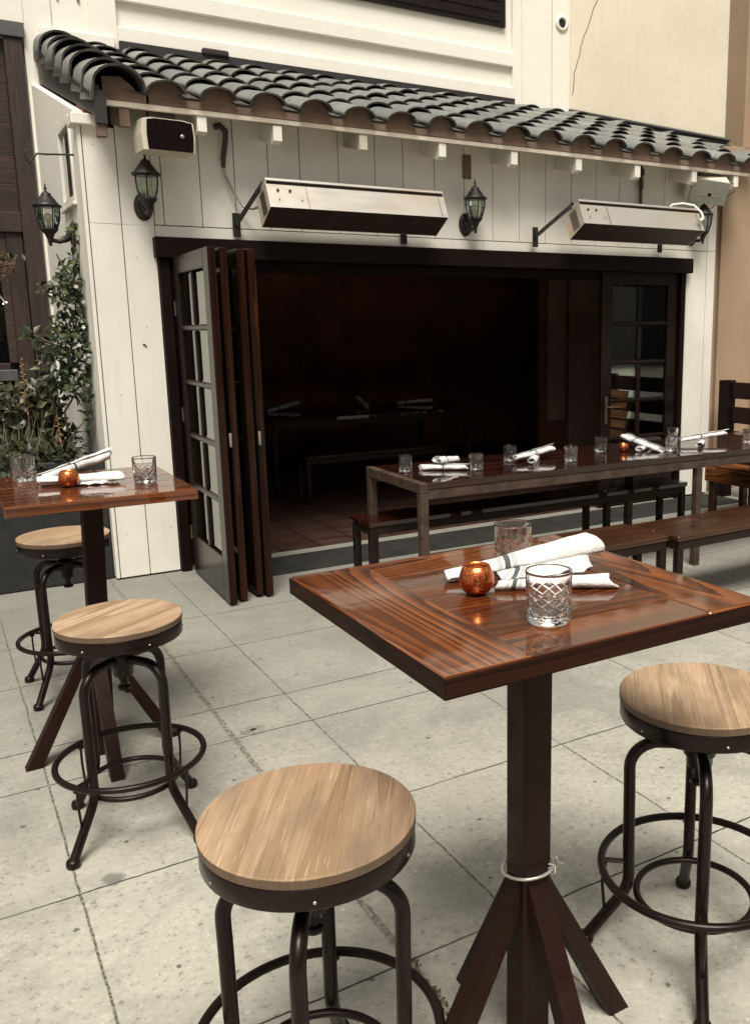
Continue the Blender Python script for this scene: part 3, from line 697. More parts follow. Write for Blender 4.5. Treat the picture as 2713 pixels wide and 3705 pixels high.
def leafq(mb, p, d, n, L, wd, uvx):
    d = d.normalized(); sd_ = d.cross(n)
    if sd_.length < 1e-4: return
    sd_.normalize(); n2 = sd_.cross(d)
    tip = p + d * L - n2 * L * .18; mid = p + d * L * .48
    l = mid + sd_ * wd + n2 * wd * .35; r = mid - sd_ * wd + n2 * wd * .35
    u = (uvx, .5)
    mb.add([p, l, mid, r, tip], [[0, 2, 1], [0, 3, 2], [1, 2, 4], [2, 3, 4]], [[u] * 3] * 4, smooth=True)
def rv(): 
    while True:
        v = Vector((random.uniform(-1, 1), random.uniform(-1, 1), random.uniform(-1, 1)))
        if .05 < v.length < 1: return v.normalized()
def foliage(mb, blobs, count, L, wd, up=.25, grey=0.0):
    wsum = [b[3] ** 2 for b in blobs]
    for _ in range(count):
        b = random.choices(blobs, wsum)[0]
        o = rv(); rr = b[3] * (random.random() ** .5)
        p = Vector(b[:3]) + Vector((o.x * rr, o.y * rr * b[4], o.z * rr))
        if p.x > .925: p.x = .925 - random.random() * .06
        d = (o * .6 + rv() * .8 + Vector((0, 0, up))).normalized()
        s_ = random.uniform(.55, 1.4); t_ = min(1, max(0, random.gauss(.42, .24)))
        leafq(mb, p, d, (rv() * .6 + Vector((0, -.5, .8))).normalized(), L * s_, wd * s_, t_)
def branchy(mb, segs, r):
    for pts in segs:
        n = len(pts); mb.tube(pts, [r * (1 - .6 * i / (n - 1)) for i in range(n)], 7)

vine = thing('climbing_vine', 'white-flowered evergreen vine climbing the corner beside the white boards', 'vine', (.85, 6.5, .72))
WV = dict(parent=vine, world=True)
m = MB()
branchy(m, [[(.68, 6.45, .74), (.63, 6.44, .86), (.615, 6.42, .97), (.66, 6.40, 1.04), (.70, 6.38, 1.12), (.72, 6.40, 1.2), (.80, 6.38, 1.33), (.85, 6.4, 1.5), (.9, 6.42, 1.75), (.91, 6.4, 2.05), (.92, 6.35, 2.3)],
            [(.80, 6.5, .74), (.79, 6.45, .9), (.77, 6.4, 1.08), (.82, 6.38, 1.16), (.86, 6.36, 1.27), (.88, 6.36, 1.4), (.9, 6.34, 1.65)],
            [(.86, 6.4, 1.78), (.78, 6.36, 1.84), (.7, 6.34, 1.85)], [(.84, 6.4, 1.48), (.74, 6.36, 1.52), (.63, 6.34, 1.58)], [(.9, 6.36, 1.9), (.84, 6.32, 2.0), (.8, 6.3, 2.08)]], .010)
m.build('stem', 'stem', **WV)
m = MB()
foliage(m, [(.86, 6.36, 1.90, .10, 1.6), (.88, 6.36, 1.80, .10, 1.6), (.80, 6.34, 1.86, .085, 1.2), (.70, 6.34, 1.87, .06, 1), (.89, 6.36, 1.68, .09, 1.6), (.86, 6.36, 1.60, .10, 1.5), (.86, 6.38, 1.48, .14, 1.4), (.80, 6.38, 1.40, .16, 1.3),
            (.72, 6.4, 1.50, .07, 1), (.62, 6.36, 1.56, .045, 1), (.90, 6.34, 2.05, .05, 1.2), (.92, 6.32, 2.2, .045, 1.2), (.87, 6.36, 1.30, .13, 1.3), (.78, 6.4, 1.24, .10, 1.2), (.90, 6.3, 1.12, .055, 1), (.92, 6.28, 1.02, .045, 1), (.76, 6.36, 1.64, .05, 1)], 900, .066, .0145)
m.build('foliage', 'leaf', **WV)
for _ in range(34):
    m = MB()
    c = Vector((random.gauss(.895, .03), 6.27 + random.uniform(-.06, .05), random.choice((random.gauss(1.40, .05), random.gauss(1.44, .07), random.gauss(1.6, .12)))))
    if c.x > .925: c.x = .925
    for q in range(5):
        a = 2 * math.pi * q / 5 + c.z * 40; d = Vector((math.cos(a), -.25, math.sin(a)))
        leafq(m, c, d, Vector((0, -1, 0)), .016, .0042, .5)
    m.build('flower', 'flower', **WV)

shrub = thing('leafy_shrub', 'dense olive-green leafy shrub growing in the dark planter', 'shrub', (.5, 6.7, .72))
WS = dict(parent=shrub, world=True)
m = MB()
seg = []
for _ in range(26):
    x0 = random.uniform(.2, .8); y0 = random.uniform(6.35, 7.0)
    seg.append([(x0, y0, .70), (x0 + random.uniform(-.08, .08), y0, .9), (x0 + random.uniform(-.22, .2), y0 - random.uniform(0, .15), random.uniform(1.0, 1.25))])
branchy(m, seg, .0075); m.build('stem', 'stem', **WS)
m = MB()
foliage(m, [(.62, 6.5, 1.18, .11, 1.6), (.50, 6.55, 1.12, .15, 1.6), (.36, 6.55, 1.13, .16, 1.6), (.2, 6.6, 1.1, .2, 1.6), (.66, 6.55, 1.05, .13, 1.5), (.55, 6.5, .95, .16, 1.5), (.35, 6.5, .95, .18, 1.5), (.72, 6.5, .88, .13, 1.5), (.63, 6.6, 1.27, .06, 1.5), (.0, 6.6, 1.0, .25, 1.5), (.8, 6.45, .82, .08, 1), (.66, 6.35, .80, .08, 1), (.5, 6.2, .84, .10, 1.2), (.35, 6.18, .82, .11, 1.2), (.2, 6.2, .85, .12, 1.2), (.62, 6.12, .82, .08, 1), (.76, 6.12, .80, .06, 1), (.50, 6.1, .82, .09, .8), (.35, 6.1, .82, .09, .8), (.2, 6.1, .82, .1, .8)], 2900, .062, .018)
m.build('foliage', 'leaf2', **WS)
def aloe(loc, H_, n, label, seed):
    random.seed(seed)
    o = thing('flowering_aloe', label, 'plant', loc, 0, 'flowering aloes in the planter')
    m = MB(); m.tube([(0, 0, 0), (.01, 0, H_ * .5), (.0, 0, H_)], [.006, .005, .003], 6); m.build('stalk', 'stem', o)
    m = MB()
    for i in range(n):
        u = i / n; a = i * 2.4; z = H_ * (.5 + .5 * u)
        dr = Vector((math.cos(a), math.sin(a), -1.1 + 1.9 * u)); L = .030 * (1.1 - u) + .010
        leafq(m, Vector((.003, 0, z)), dr, Vector((0, -1, .3)), L, .003, .15 + u * .85)
    m.build('flower_spike', 'aloe', o)
    m = MB()
    for i in range(9):
        a = i * .7; d = Vector((math.cos(a) * .45, math.sin(a) * .45, 1))
        leafq(m, Vector((0, 0, -.02)), d, Vector((-math.cos(a), -math.sin(a), .3)), .3, .018, .35)
    m.build('leaf', 'leaf2', o)
aloe((.545, 6.38, .72), .72, 30, 'tall aloe with orange-tipped flower spike in front of dark window', 3)
aloe((.71, 6.3, .72), .36, 16, 'short aloe with orange flower spike beside the vine stems', 4)
random.seed(11)
gr = MB()
for _ in range(170):
    x0, y0 = random.uniform(-.1, .62), random.uniform(6.2, 6.5)
    leafq(gr, Vector((x0, y0, .72)), Vector((random.gauss(.0, .25), random.gauss(-.1, .2), 1)), Vector((0, -1, .1)), random.uniform(.15, .42), .005, random.random())
tag(gr.build('tall_grass', 'grass'), 'tall pale grass blades along the front of the planter', 'grass', kind='stuff')

hb = thing('hanging_basket', 'woven twig basket with dried plants hanging before the dark storefront', 'basket', (.50, 7.0, 2.0))
m = MB()
for i in range(46):
    z = -.05 + .17 * random.random(); rr = .10 + .05 * (z + .05) / .17
    a0 = random.random() * 6.28; m.tube([(rr * math.cos(a0 + t_ * .35), rr * math.sin(a0 + t_ * .35), z + random.uniform(-.015, .015)) for t_ in range(6)], .004, 5)
for a0 in range(14):
    a = a0 * .449; m.tube([(.075 * math.cos(a), .075 * math.sin(a), -.06), (.14 * math.cos(a), .14 * math.sin(a), .12)], .004, 5)
m.build('basket_weave', 'wicker', hb)
m = MB()
for _ in range(60): leafq(m, Vector((random.gauss(0, .06), random.gauss(0, .06), .08)), (rv() + Vector((0, 0, .8))), rv(), .07, .014, random.random())
m.build('foliage', 'leaf2', hb)
m = MB()
for a in (0, 2.1, 4.2): m.tube([(.13 * math.cos(a), .13 * math.sin(a), .11), (0, 0, .6)], .002, 5)
m.tube([(0, 0, .6), (0, .1, .62), (0, .9, .63)], .006, 6)
m.build('hanger', 'lantern', hb)
sl = thing('string_light', 'pale dangling cord with two tiny lit bulbs below the twig basket', 'string light', (.50, 6.98, 1.95))
m = MB(); m.tube([(-.02, 0, 0), (-.01, 0, -.06), (.01, 0, -.11), (.035, 0, -.15)], .004, 6); m.build('cord', 'cord', sl)
k = NT('tiny_lit_bulb'); em = k.n('Emission', {'Color': (1, .85, .55, 1), 'Strength': 3.0}); k.t.links.new(em.outputs[0], k.out.inputs[0]); MT['lit'] = k.m
for dx_, dz_ in ((.025, -.16), (.045, -.15)):
    m = MB(); m.lathe([(0, -.006), (.006, 0), (0, .006)], 10, c=(dx_, 0, dz_)); m.build('bulb', 'lit', sl)

# ================================================================== FIXTURES ON THE WALL
def make_lantern(label):
    o = thing('wall_lantern', label, 'wall lantern', (0, 0, 0), 0, 'black wall lanterns on the white front'); Y = -.145
    m = MB(); m.lathe([(0, 0), (.058, 0), (.056, .012), (.040, .022), (0, .026)], 20, mtx=Matrix.Rotation(R(90), 4, 'X') @ Matrix.Scale(1.45, 4, (0, 1, 0)))
    m.build('wall_plate', 'lantern', o)
    m = MB(); m.tube([(0, -.02, 0), (0, -.05, -.03), (0, -.09, -.045), (0, -.12, -.04), (0, Y, -.03)], [.028, .019, .014, .013, .016], 10); m.build('arm', 'lantern', o)
    m = MB(); m.lathe([(0, -.075), (.012, -.07), (.009, -.058), (.016, -.05), (.012, -.04), (.022, -.02), (.03, .0), (.048, .018), (.055, .03), (.055, .036), (0, .036)], 18, c=(0, Y, 0)); m.build('base_cup', 'lantern', o)
    m = MB(); m.lathe([(.046, .037), (.062, .08), (.070, .13), (.068, .165)], 6, c=(0, Y, 0), smooth=False, a0=.3); m.build('lamp_glass', 'lampglass', o)
    for q in range(6):
        a = .3 + q * math.pi / 3; m = MB()
        m.tube([(r_ * math.cos(a), Y + r_ * math.sin(a), z_) for r_, z_ in ((.049, .036), (.0645, .08), (.0725, .13), (.071, .167))], .0045, 6); m.build('rib', 'lantern', o)
    m = MB(); m.lathe([(0, .168), (.085, .166), (.087, .176), (.066, .19), (.05, .215), (.036, .232), (.030, .238), (.031, .246), (.018, .256), (.008, .262), (.006, .275), (.01, .28), (.005, .288), (.004, .305), (0, .312)], 18, c=(0, Y, 0)); m.build('lamp_cap', 'lantern', o)
    m = MB(); m.lathe([(.013, .037), (.013, .075), (.02, .08), (.026, .1), (.02, .122), (0, .13)], 12, c=(0, Y, 0)); m.build('bulb', 'bulb', o)
    return o
L1 = make_lantern('black wall lantern hanging directly below the white-framed loudspeaker')
L1.location = (1.285, 5.999, 2.355)
dup(L1, (3.62, 5.999, 2.36), 0, 'black wall lantern mounted between the two steel heaters')
dup(L1, (5.965, 5.999, 2.37), 0, 'black wall lantern half hidden behind the right end of heater')
dup(L1, (.941, 6.48, 2.215), R(-90), 'black wall lantern reaching left from the side wall above the vine')

def make_heater(loc, L, label, cordside, reach):
    o = thing('patio_heater', label, 'patio heater', loc, 0, 'steel patio heaters over the doorway')
    T_, F_, B_, C_ = (0, 0), (-.085, -.182), (.095, -.290), (.180, -.108)
    def lerp(p, q, t_): return (p[0] + (q[0] - p[0]) * t_, p[1] + (q[1] - p[1]) * t_)
    def slab(mb, p, q, x0, x1, th):
        d = Vector((q[0] - p[0], q[1] - p[1])).normalized(); n_ = Vector((-d.y, d.x)) * th
        mb.prism([p, q, (q[0] + n_.x, q[1] + n_.y), (p[0] + n_.x, p[1] + n_.y)], 0, x0, x1)
    m = MB(); a = lerp(T_, F_, .2); slab(m, a, F_, .004, L - .004, .006); m.build('front_panel', 'heater', o)
    m = MB()
    for x0 in (0, L - .004): m.prism([T_, F_, B_, C_], 0, x0, x0 + .004)
    e = lerp(T_, C_, .1); m.prism([(-.004, .003), (-.01, -.012), (0.0, -.016), (.03, .0)], 0, 0, L)
    slab(m, C_, B_, .004, L - .004, -.005); slab(m, lerp(T_, C_, .18), C_, .004, L - .004, -.004)
    m.build('housing', 'heater', o)
    m = MB(); q1, q2 = lerp(F_, B_, .03), lerp(F_, B_, .97); off = (.01, .015)
    m.prism([F_, B_, (B_[0] + .008, B_[1] + .012), (F_[0] + .008, F_[1] + .012)], 0, .006, L - .006)
    m.prism([lerp(T_, C_, .12), lerp(T_, F_, .25), (lerp(T_, F_, .25)[0] + .02, lerp(T_, F_, .25)[1] + .01), (lerp(T_, C_, .2)[0], -.02)], 0, .006, L - .006)
    m.build('grille', 'heaterdark', o)
    for x_ in (.26, L - .05):
        m = MB(); c0, c1 = lerp(T_, F_, .22), lerp(T_, F_, .98); m.bar((x_, c0[0] - .0075, c0[1]), (x_, c1[0] - .0075, c1[1]), .004, .0015, up=(1, 0, 0), bev=0); m.build('panel_seam', 'heaterdark', o)
    m = MB()
    for i in range(9):
        c = lerp(lerp(T_, F_, .2 + i * .083), lerp(C_, B_, .2 + i * .083), .5)
        m.box((-.0015, c[0] - .01, c[1]), (.004, .085, .0075), rot=Matrix.Rotation(R(-22), 4, 'X'), bev=.001)
    m.build('louvre', 'heaterdark', o)
    for xb in (.02, L * .86):
        m = MB(); xw = xb - (reach if xb < .5 else 0.0)
        m.box((xw, .258, -.265), (.05, .014, .15), bev=.006); m.box((xw, .245, -.25), (.02, .03, .05), bev=.004)
        m.bar((xw, .24, -.255), (xb - .012, .08, -.03), .012, .03); m.bar((xb - .012, .10, -.02), (xb - .012, .0, -.09), .01, .04)
        m.build('bracket', 'lantern', o)
    m = MB()
    for x_, t_ in ((.07, .4), (.15, .4), (.07, .72), (.22, .72)):
        p = lerp(T_, F_, t_); m.lathe([(0, .006), (.009 if t_ < .5 else .004, .004), (.009 if t_ < .5 else .004, 0)], 10, mtx=Matrix.Translation((x_, p[0] - .006, p[1])) @ Matrix.Rotation(R(64), 4, 'X'))
    m.build('screw', 'lantern', o)
    if cordside:
        m = MB(); m.tube([(L - .25, .12, -.04), (L - .2, .1, .035), (L - .12, .06, .045), (L - .03, .02, .03), (L + .01, -.03, -.03), (L + .0, -.065, -.08), (L - .04, -.085, -.095)], .011, 8); m.tube([(L - .045, -.088, -.098), (L - .075, -.095, -.108)], .016, 8); m.build('power_cord', 'cord', o)
    return o
make_heater((1.968, 5.70, 2.535), 1.285, 'long brushed steel heater with louvred end on the left', False, .135)
make_heater((4.425, 5.66, 2.552), 1.275, 'brushed steel heater with white power cord on the right', True, .235)
cd = thing('conduit_pipe', 'dark pipe with grey flexible conduit running down to the left heater', 'conduit', (1.79, 5.97, 2.6))
m = MB(); m.tube([(1.765, 5.99, 2.87), (1.78, 5.96, 2.875), (1.815, 5.955, 2.845), (1.815, 5.96, 2.80), (1.795, 5.965, 2.68), (1.792, 5.965, 2.62)], [.02, .02, .019, .017, .017, .012], 10); m.build('pipe', 'pipe', cd, world=True)
m = MB(); m.tube([(1.792, 5.965, 2.64), (1.80, 5.96, 2.57), (1.85, 5.95, 2.46), (1.90, 5.94, 2.385), (1.95, 5.9, 2.37), (2.0, 5.86, 2.39), (2.02, 5.84, 2.42)], .009, 8); m.build('flexible_conduit', 'galv', cd, world=True)
cd = thing('riser_pipe', 'thin dark riser pipe dropping behind the right heater', 'conduit', (5.34, 5.97, 2.6))
m = MB(); m.tube([(5.335, 5.97, 2.94), (5.335, 5.97, 2.60)], .014, 10); m.tube([(5.34, 5.965, 2.89), (5.34, 5.965, 2.84)], .024, 10); m.tube([(5.335, 5.965, 2.80), (5.335, 5.965, 2.73)], .021, 10); m.build('pipe', 'pipe', cd, world=True)

sp = thing('loudspeaker', 'white loudspeaker with black grille under the left eave', 'loudspeaker', (1.385, 5.74, 2.725), R(4))
m = MB(); m.prism([(-.15, -.088), (.15, -.088), (.158, 0), (.15, .083), (.1, .094), (-.1, .094), (-.15, .083), (-.158, 0)], 1, -.07, .10); m.build('cabinet', 'spkw', sp)
m = MB(); m.prism([(-.122, -.083), (.136, -.083), (.142, 0), (.136, .078), (.08, .086), (-.08, .086), (-.122, .078), (-.127, 0)], 1, -.088, -.0705); m.build('grille', 'spkg', sp)
m = MB(); m.lathe([(0, .004), (.012, .003), (.013, 0)], 12, mtx=Matrix.Translation((.075, -.089, .0)) @ Matrix.Rotation(R(90), 4, 'X')); m.build('tweeter_dome', 'galv', sp)
m = MB(); m.box((0, .05, .12), (.16, .05, .06), bev=.005); m.bar((0, .08, .09), (0, .25, .06), .03, .03); m.build('bracket', 'pipe', sp)
sp = thing('loudspeaker', 'pale grey tilted loudspeaker under the right end of the eave', 'loudspeaker', (5.93, 5.80, 2.745), 0)
T1 = Matrix.Rotation(R(-32), 4, 'Z') @ Matrix.Rotation(R(26), 4, 'X') @ Matrix.Rotation(R(9), 4, 'Y')
m = MB(); m.box((0, 0.02, 0), (.36, .15, .215), bev=.02, mtx=T1); m.build('cabinet', 'spkw', sp)
m = MB(); m.box((0.012, -.062, 0), (.325, .018, .2), bev=.008, mtx=T1); m.box((.012, -.072, -.03), (.2, .004, .004), bev=.001, mtx=T1); m.build('grille', 'spkgrey', sp)
m = MB(); m.box((.02, -.073, -.02), (.03, .004, .022), bev=.002, mtx=T1); m.build('emblem', 'spkg', sp)
m = MB(); m.bar((0, .05, .05), (.05, .19, .06), .03, .03); m.build('bracket', 'pipe', sp)
sw = MB(); sw.tube([(6.0, 5.74, 2.86), (6.18, 5.73, 2.80), (6.22, 5.75, 2.74), (6.12, 5.8, 2.66), (6.08, 5.9, 2.60)], .004, 6)
tag(sw.build('speaker_wire', 'pipe'), 'thin dark wire drooping from the grey loudspeaker', 'wire')
hk = thing('plant_hook', 'black iron plant hook sticking out left of the white corner', 'hook', (.94, 6.2, 2.68))
m = MB(); m.tube([(.945, 6.20, 2.665), (.78, 6.20, 2.655), (.735, 6.20, 2.655), (.70, 6.20, 2.615)], .006, 8); m.build('arm', 'lantern', hk, world=True)
m = MB(); m.tube([(.705, 6.20, 2.62), (.69, 6.2, 2.60), (.67, 6.2, 2.625), (.662, 6.2, 2.655), (.675, 6.2, 2.67), (.688, 6.2, 2.66)], .004, 8); m.lathe([(0, -.012), (.01, 0), (0, .012)], 8, c=(.692, 6.2, 2.60)); m.build('hook', 'lantern', hk, world=True)

# ================================================================== STOOLS
def make_stool(label):
    o = thing('bar_stool', label, 'bar stool', (0, 0, 0), 0, 'round wooden bar stools'); H = .715
    m = MB(); m.lathe([(0, H - .021), (.188, H - .021), (.190, H - .0195), (.1905, H - .0018), (.1892, H), (.0, H)], 96, smooth=False); m.build('seat', 'seat', o)
    m = MB(); m.lathe([(0, H - .0225), (.184, H - .0225), (.1872, H - .0215), (.1885, H - .024), (.1885, H - .060), (.187, H - .063), (.1845, H - .062), (.184, H - .036), (0, H - .036)], 64); b = m.build('seat_band', 'stool', o)
    for q in range(6):
        a = q * math.pi / 3 + .2; r = MB(); r.lathe([(0, .003), (.0025, .0022), (.0036, 0)], 10, mtx=Matrix.Translation((.1885 * math.cos(a), .1885 * math.sin(a), H - .048)) @ Matrix.Rotation(a, 4, 'Z') @ Matrix.Rotation(R(90), 4, 'Y')); r.build('rivet', 'rivet', b)
    m = MB(); pr = [(0, .475), (.02, .476), (.021, .487), (.0135, .489)]
    z = .489
    while z < H - .05: pr += [(.0135, z), (.0112, z + .0035)]; z += .007
    m.lathe(pr, 16); m.build('screw', 'stool', o)
    m = MB(); m.lathe([(.014, .522), (.028, .522), (.031, .53), (.031, .553), (.038, .556), (.038, .598), (.034, .603), (.018, .604)], 24)
    m.build('hub', 'stool', o)
    m = MB(); m.lathe([(.0, H - .036), (.05, H - .036), (.05, H - .046), (.02, H - .05)], 20); m.build('mounting_plate', 'stool', o)
    for q in range(4):
        a = q * math.pi / 2
        def f(r_, z_): return (r_ * math.cos(a), r_ * math.sin(a), z_)
        pts = [f(.02, .578), f(.055, .580)] + arc((.088, .505), .074, 82, 0, 9, f)[0:] + [f(.161, .44), f(.160, .3), f(.158, .205)] + [f(.160, .185), f(.166, .165), f(.176, .145), f(.262, .014)]
        m = MB(); m.tube(pts, .0145, 14); l = m.build('leg', 'stool', o)
        m = MB(); m.lathe([(0, 0), (.016, 0), (.021, .006), (.021, .018), (.017, .026), (0, .03)], 14, c=(.262 * math.cos(a), .262 * math.sin(a), 0)); m.build('foot', 'stool', l)
        m = MB(); m.bar(f(.168, .243), f(.226, .243), .018, .005); m.tube([f(.222, .238), f(.222, .17), f(.215, .085), f(.207, .09)], .0042, 7); m.lathe([(0, -.012), (.011, -.004), (.011, .004), (0, .012)], 10, c=f(.222, .232)); m.build('bracket', 'stool', o)
    m = MB(); m.tube(ring(.226, .243, 64), .0102, 12, closed=True); m.build('footrest', 'stool', o)
    m = MB(); m.tube(ring(.139, .166, 48), .0088, 10, closed=True); m.build('brace_ring', 'stool', o)
    return o
S = make_stool('bar stool with pale scratched seat nearest the camera, bottom centre')
S.location = (.520, 1.453, 0); S.scale = (1.05, 1.05, 1); S.rotation_euler = (0, 0, R(60))
dup(S, (1.540, 1.458, 0), R(50), 'bar stool with scratched seat at the right edge of the near table')
dup(S, (.443, 2.877, 0), R(35), 'bar stool standing in front of the left high table').scale = (1, 1, 1)
dup(S, (.456, 4.235, 0), R(45), 'bar stool partly hidden behind the left high table pole').scale = (1, 1, 1)

# ================================================================== HIGH TABLES
def table_base(o, c, ht, lean=0.0):
    m = MB(); m.bar((c[0], c[1], .0), (c[0] + lean, c[1], ht - .037), .07, .07, up=(0, 1, 0), bev=.004); m.build('pole', 'base', o)
    m = MB(); m.box((c[0] + lean, c[1], ht - .042), (.26, .26, .008), bev=.002); m.build('mounting_plate', 'base', o)
    for q in range(4):
        a = q * math.pi / 2; d = Vector((math.cos(a), math.sin(a), 0)); s_ = Vector((-d.y, d.x, 0)) * .0235; cc = Vector((c[0], c[1], 0))
        P = [d * .0355 + Vector((0, 0, .365)), d * .0355 + Vector((0, 0, .445)), d * .278, d * .222]
        m = MB(); m.add([cc + p + s_ for p in P] + [cc + p - s_ for p in P], [[0, 1, 2, 3], [7, 6, 5, 4], [0, 4, 5, 1], [1, 5, 6, 2], [2, 6, 7, 3], [3, 7, 4, 0]])
        m.build('leg', 'base', o)
tb = thing('high_table', 'high square table with dark glossy wooden top and cathedral grain nearest camera', 'bar table', (.985, 1.42, 0), 0, 'high square bar tables')
cx, cy = .983 - .985, 1.455 - 1.42; Z = 1.075; hx, hy, th = .354, .336, .037
m = MB()
m.box2((cx - hx, cy - hy, Z - th), (cx - hx + .166, cy + hy, Z), bev=.003, g=1); m.box2((cx + hx - .142, cy - hy, Z - th), (cx + hx, cy + hy, Z), bev=.003, g=1)
ys = [-hy, -.224, -.08, .063, .196, hy]
for a, b in zip(ys[:-1], ys[1:]): m.box2((cx - hx + .1663, cy + a + .0004, Z - th + .0004), (cx + hx - .1423, cy + b - .0004, Z - random.uniform(.0002, .0008)), bev=.002, g=0)
tt = m.build('tabletop', 'table', tb); table_base(tb, (.008, 0), Z, lean=.006)
m = MB()
m.box2((cx - hx - .0025, cy - hy - .0025, Z - th - .001), (cx - hx - .0002, cy + hy + .0025, Z - .004), bev=.001, g=1); m.box2((cx + hx + .0002, cy - hy - .0025, Z - th - .001), (cx + hx + .0025, cy + hy + .0025, Z - .004), bev=.001, g=1)
m.box2((cx - hx - .0002, cy - hy - .0025, Z - th - .001), (cx + hx + .0002, cy - hy - .0002, Z - .004), bev=.001, g=0); m.box2((cx - hx - .0002, cy + hy + .0002, Z - th - .001), (cx + hx + .0002, cy + hy + .0025, Z - .004), bev=.001, g=0)
m.build('edge_band', 'tableedge', tt)
wl = thing('wire_loop', 'silver wire loop twisted round the pole of the near high table', 'wire loop', (.994, 1.42, .46))
m = MB(); m.tube([(.056 * math.cos(a * .2618), .056 * math.sin(a * .2618), -.008 * math.sin(a * .2618 - .4)) for a in range(24)], .0035, 8, closed=True); m.build('wire', 'wire', wl)
m = MB()
for i in range(9): 
    d = rv() * .02; m.tube([(.04, -.045, .012), (.04 + d.x, -.045 + d.y * .6, .012 + d.z)], .0025, 6)
m.build('twist', 'galv', wl)
tl = thing('high_table', 'high table with red-brown plank top standing left of the open doors', 'bar table', (.445, 3.49, 0), 0, 'high square bar tables')
m = MB(); Z2 = 1.05; x0, x1, y0, y1 = .174 - .445, .786 - .445, 3.15 - 3.49, 3.83 - 3.49
ys = [y0, y0 + .115, y0 + .25, y0 + .39, y0 + .53, y1]
for a, b in zip(ys[:-1], ys[1:]): m.box2((x0, a + .0004, Z2 - .037), (x1, b - .0004, Z2 - random.uniform(0, .0006)), bev=.003, g=0)
m.build('tabletop', 'table2', tl); table_base(tl, (0, 0), Z2, lean=.035)

# ================================================================== LONG TABLE AND BENCHES
lt = thing('long_table', 'long dark glossy communal table on grey steel frame before the doorway', 'table', (2.24, 4.55, 0))
WT = dict(parent=lt, world=True); zt = .76; X0, X1, Y0, Y1 = 2.235, 5.62, 4.165, 4.915
m = MB(); ys = [Y0 + .003, 4.31, 4.46, 4.61, 4.76, Y1 - .003]
for a, b in zip(ys[:-1], ys[1:]): m.box2((X0 + .05, a + .0006, zt - .038), (X1, b - .0006, zt + random.uniform(-.0004, .0004)), bev=.0025, g=0)
m.build('tabletop', 'table3', **WT)
m = MB(); m.box2((X0, Y0, zt - .058), (X0 + .049, Y1, zt - .001), bev=.003); m.box2((X0 + .05, Y0 + .008, zt - .095), (X1, Y0 + .05, zt - .0385), bev=.003); m.box2((X0 + .05, Y1 - .05, zt - .095), (X1, Y1 - .008, zt - .0385), bev=.003); m.build('rail', 'frame', **WT)
for x in (X0 + .0245, 4.30, X1 - .03):
    for y in (Y0 + .0245, Y1 - .0245):
        m = MB(); m.box2((x - .0245, y - .0245, 0), (x + .0245, y + .0245, zt - (.0585 if x < 2.5 else .0955)), bev=.003); m.build('leg', 'frame', **WT)
lt.rotation_euler.z = R(-1.6); lt.location = (2.266, 4.622, 0)
def bench(label, x0, x1, y0, y1, z, rz, mat='bench', extra=()):
    L_, D_ = x1 - x0, y1 - y0
    o = thing('bench', label, 'bench', (x0, y0, 0), rz, 'long wooden benches')
    m = MB(); m.box2((0, .001, z - .032), (L_, D_ / 2 - .001, z), bev=.004, g=0); m.box2((0, D_ / 2 + .001, z - .032), (L_, D_ - .001, z - .001), bev=.004, g=0); m.build('seat', mat, o)
    m = MB(); m.box2((.012, .008, z - .08), (L_ - .012, .045, z - .0325), bev=.003); m.box2((.012, D_ - .045, z - .08), (L_ - .012, D_ - .008, z - .0325), bev=.003)
    for x in (.008, L_ - .05): m.box2((x, .046, z - .08), (x + .042, D_ - .046, z - .0325), bev=.003)
    m.build('rail', 'dframe', o)
    for x in (.03, L_ - .03) + tuple(extra):
        for y in (.03, D_ - .03): m = MB(); m.box2((x - .021, y - .021, 0), (x + .021, y + .021, z - .0805), bev=.003); m.build('leg', 'dframe', o)
    return o
bench('long dark bench on the doorway side of the communal table', 2.165, 4.72, 4.735, 5.03, .46, R(-1.0), 'table3', (1.82,))
bench('worn brown bench behind the near high table, left of its twin', 2.10, 3.405, 3.53, 3.91, .46, R(-1.0), 'bench')
bench('worn brown bench continuing towards the right edge, water stained top', 3.418, 5.2, 3.45, 3.84, .462, R(.6), 'bench')

ob = thing('slatted_armchair', 'orange-brown slatted outdoor seat with reclined back at right edge', 'chair', (5.6, 4.9, 0))
WO = dict(parent=ob, world=True)
m = MB()
for i in range(6): m.box((5.62 + i * .068, 4.85, .425 - i * .006), (.058, .95, .018), bev=.003, g=1)
m.build('seat', 'orange', **WO)
m = MB(); m.box2((5.555, 4.37, .30), (5.58, 5.33, .415), bev=.004, g=1); m.box2((5.58, 5.29, .30), (6.0, 5.315, .40), bev=.004, g=0); m.build('apron', 'orange', **WO)
for i in range(5): 
    m = MB(); m.box((5.955 + i * .034, 4.82 - .02 * i, .51 + i * .098), (.02, 1.0 - .03 * i, .085), rot=Matrix.Rotation(R(19), 4, 'Y'), bev=.004, g=1); m.build('back_slat', 'orange', **WO)
for x, y in ((5.60, 5.27), (5.60, 4.42), (5.97, 5.27), (5.97, 4.42)): m = MB(); m.box((x, y, .15), (.055, .055, .30), bev=.004, g=2); m.build('leg', 'bench', **WO)
br = thing('slatted_barrier', 'dark brown post and horizontal slat barrier behind the slatted seat', 'barrier', (6.36, 5.8, 0))
WB = dict(parent=br, world=True)
for y in (5.86, 4.6):
    m = MB(); m.box2((6.305, y - .055, 0), (6.415, y + .055, 1.09), bev=.004, g=2); m.build('post', 'beam', **WB)
for z in (.32, .55, .775, 1.0): m = MB(); m.box2((6.345, 4.66, z - .075), (6.375, 5.80, z + .075), bev=.004, g=1); m.build('slat', 'base', **WB)

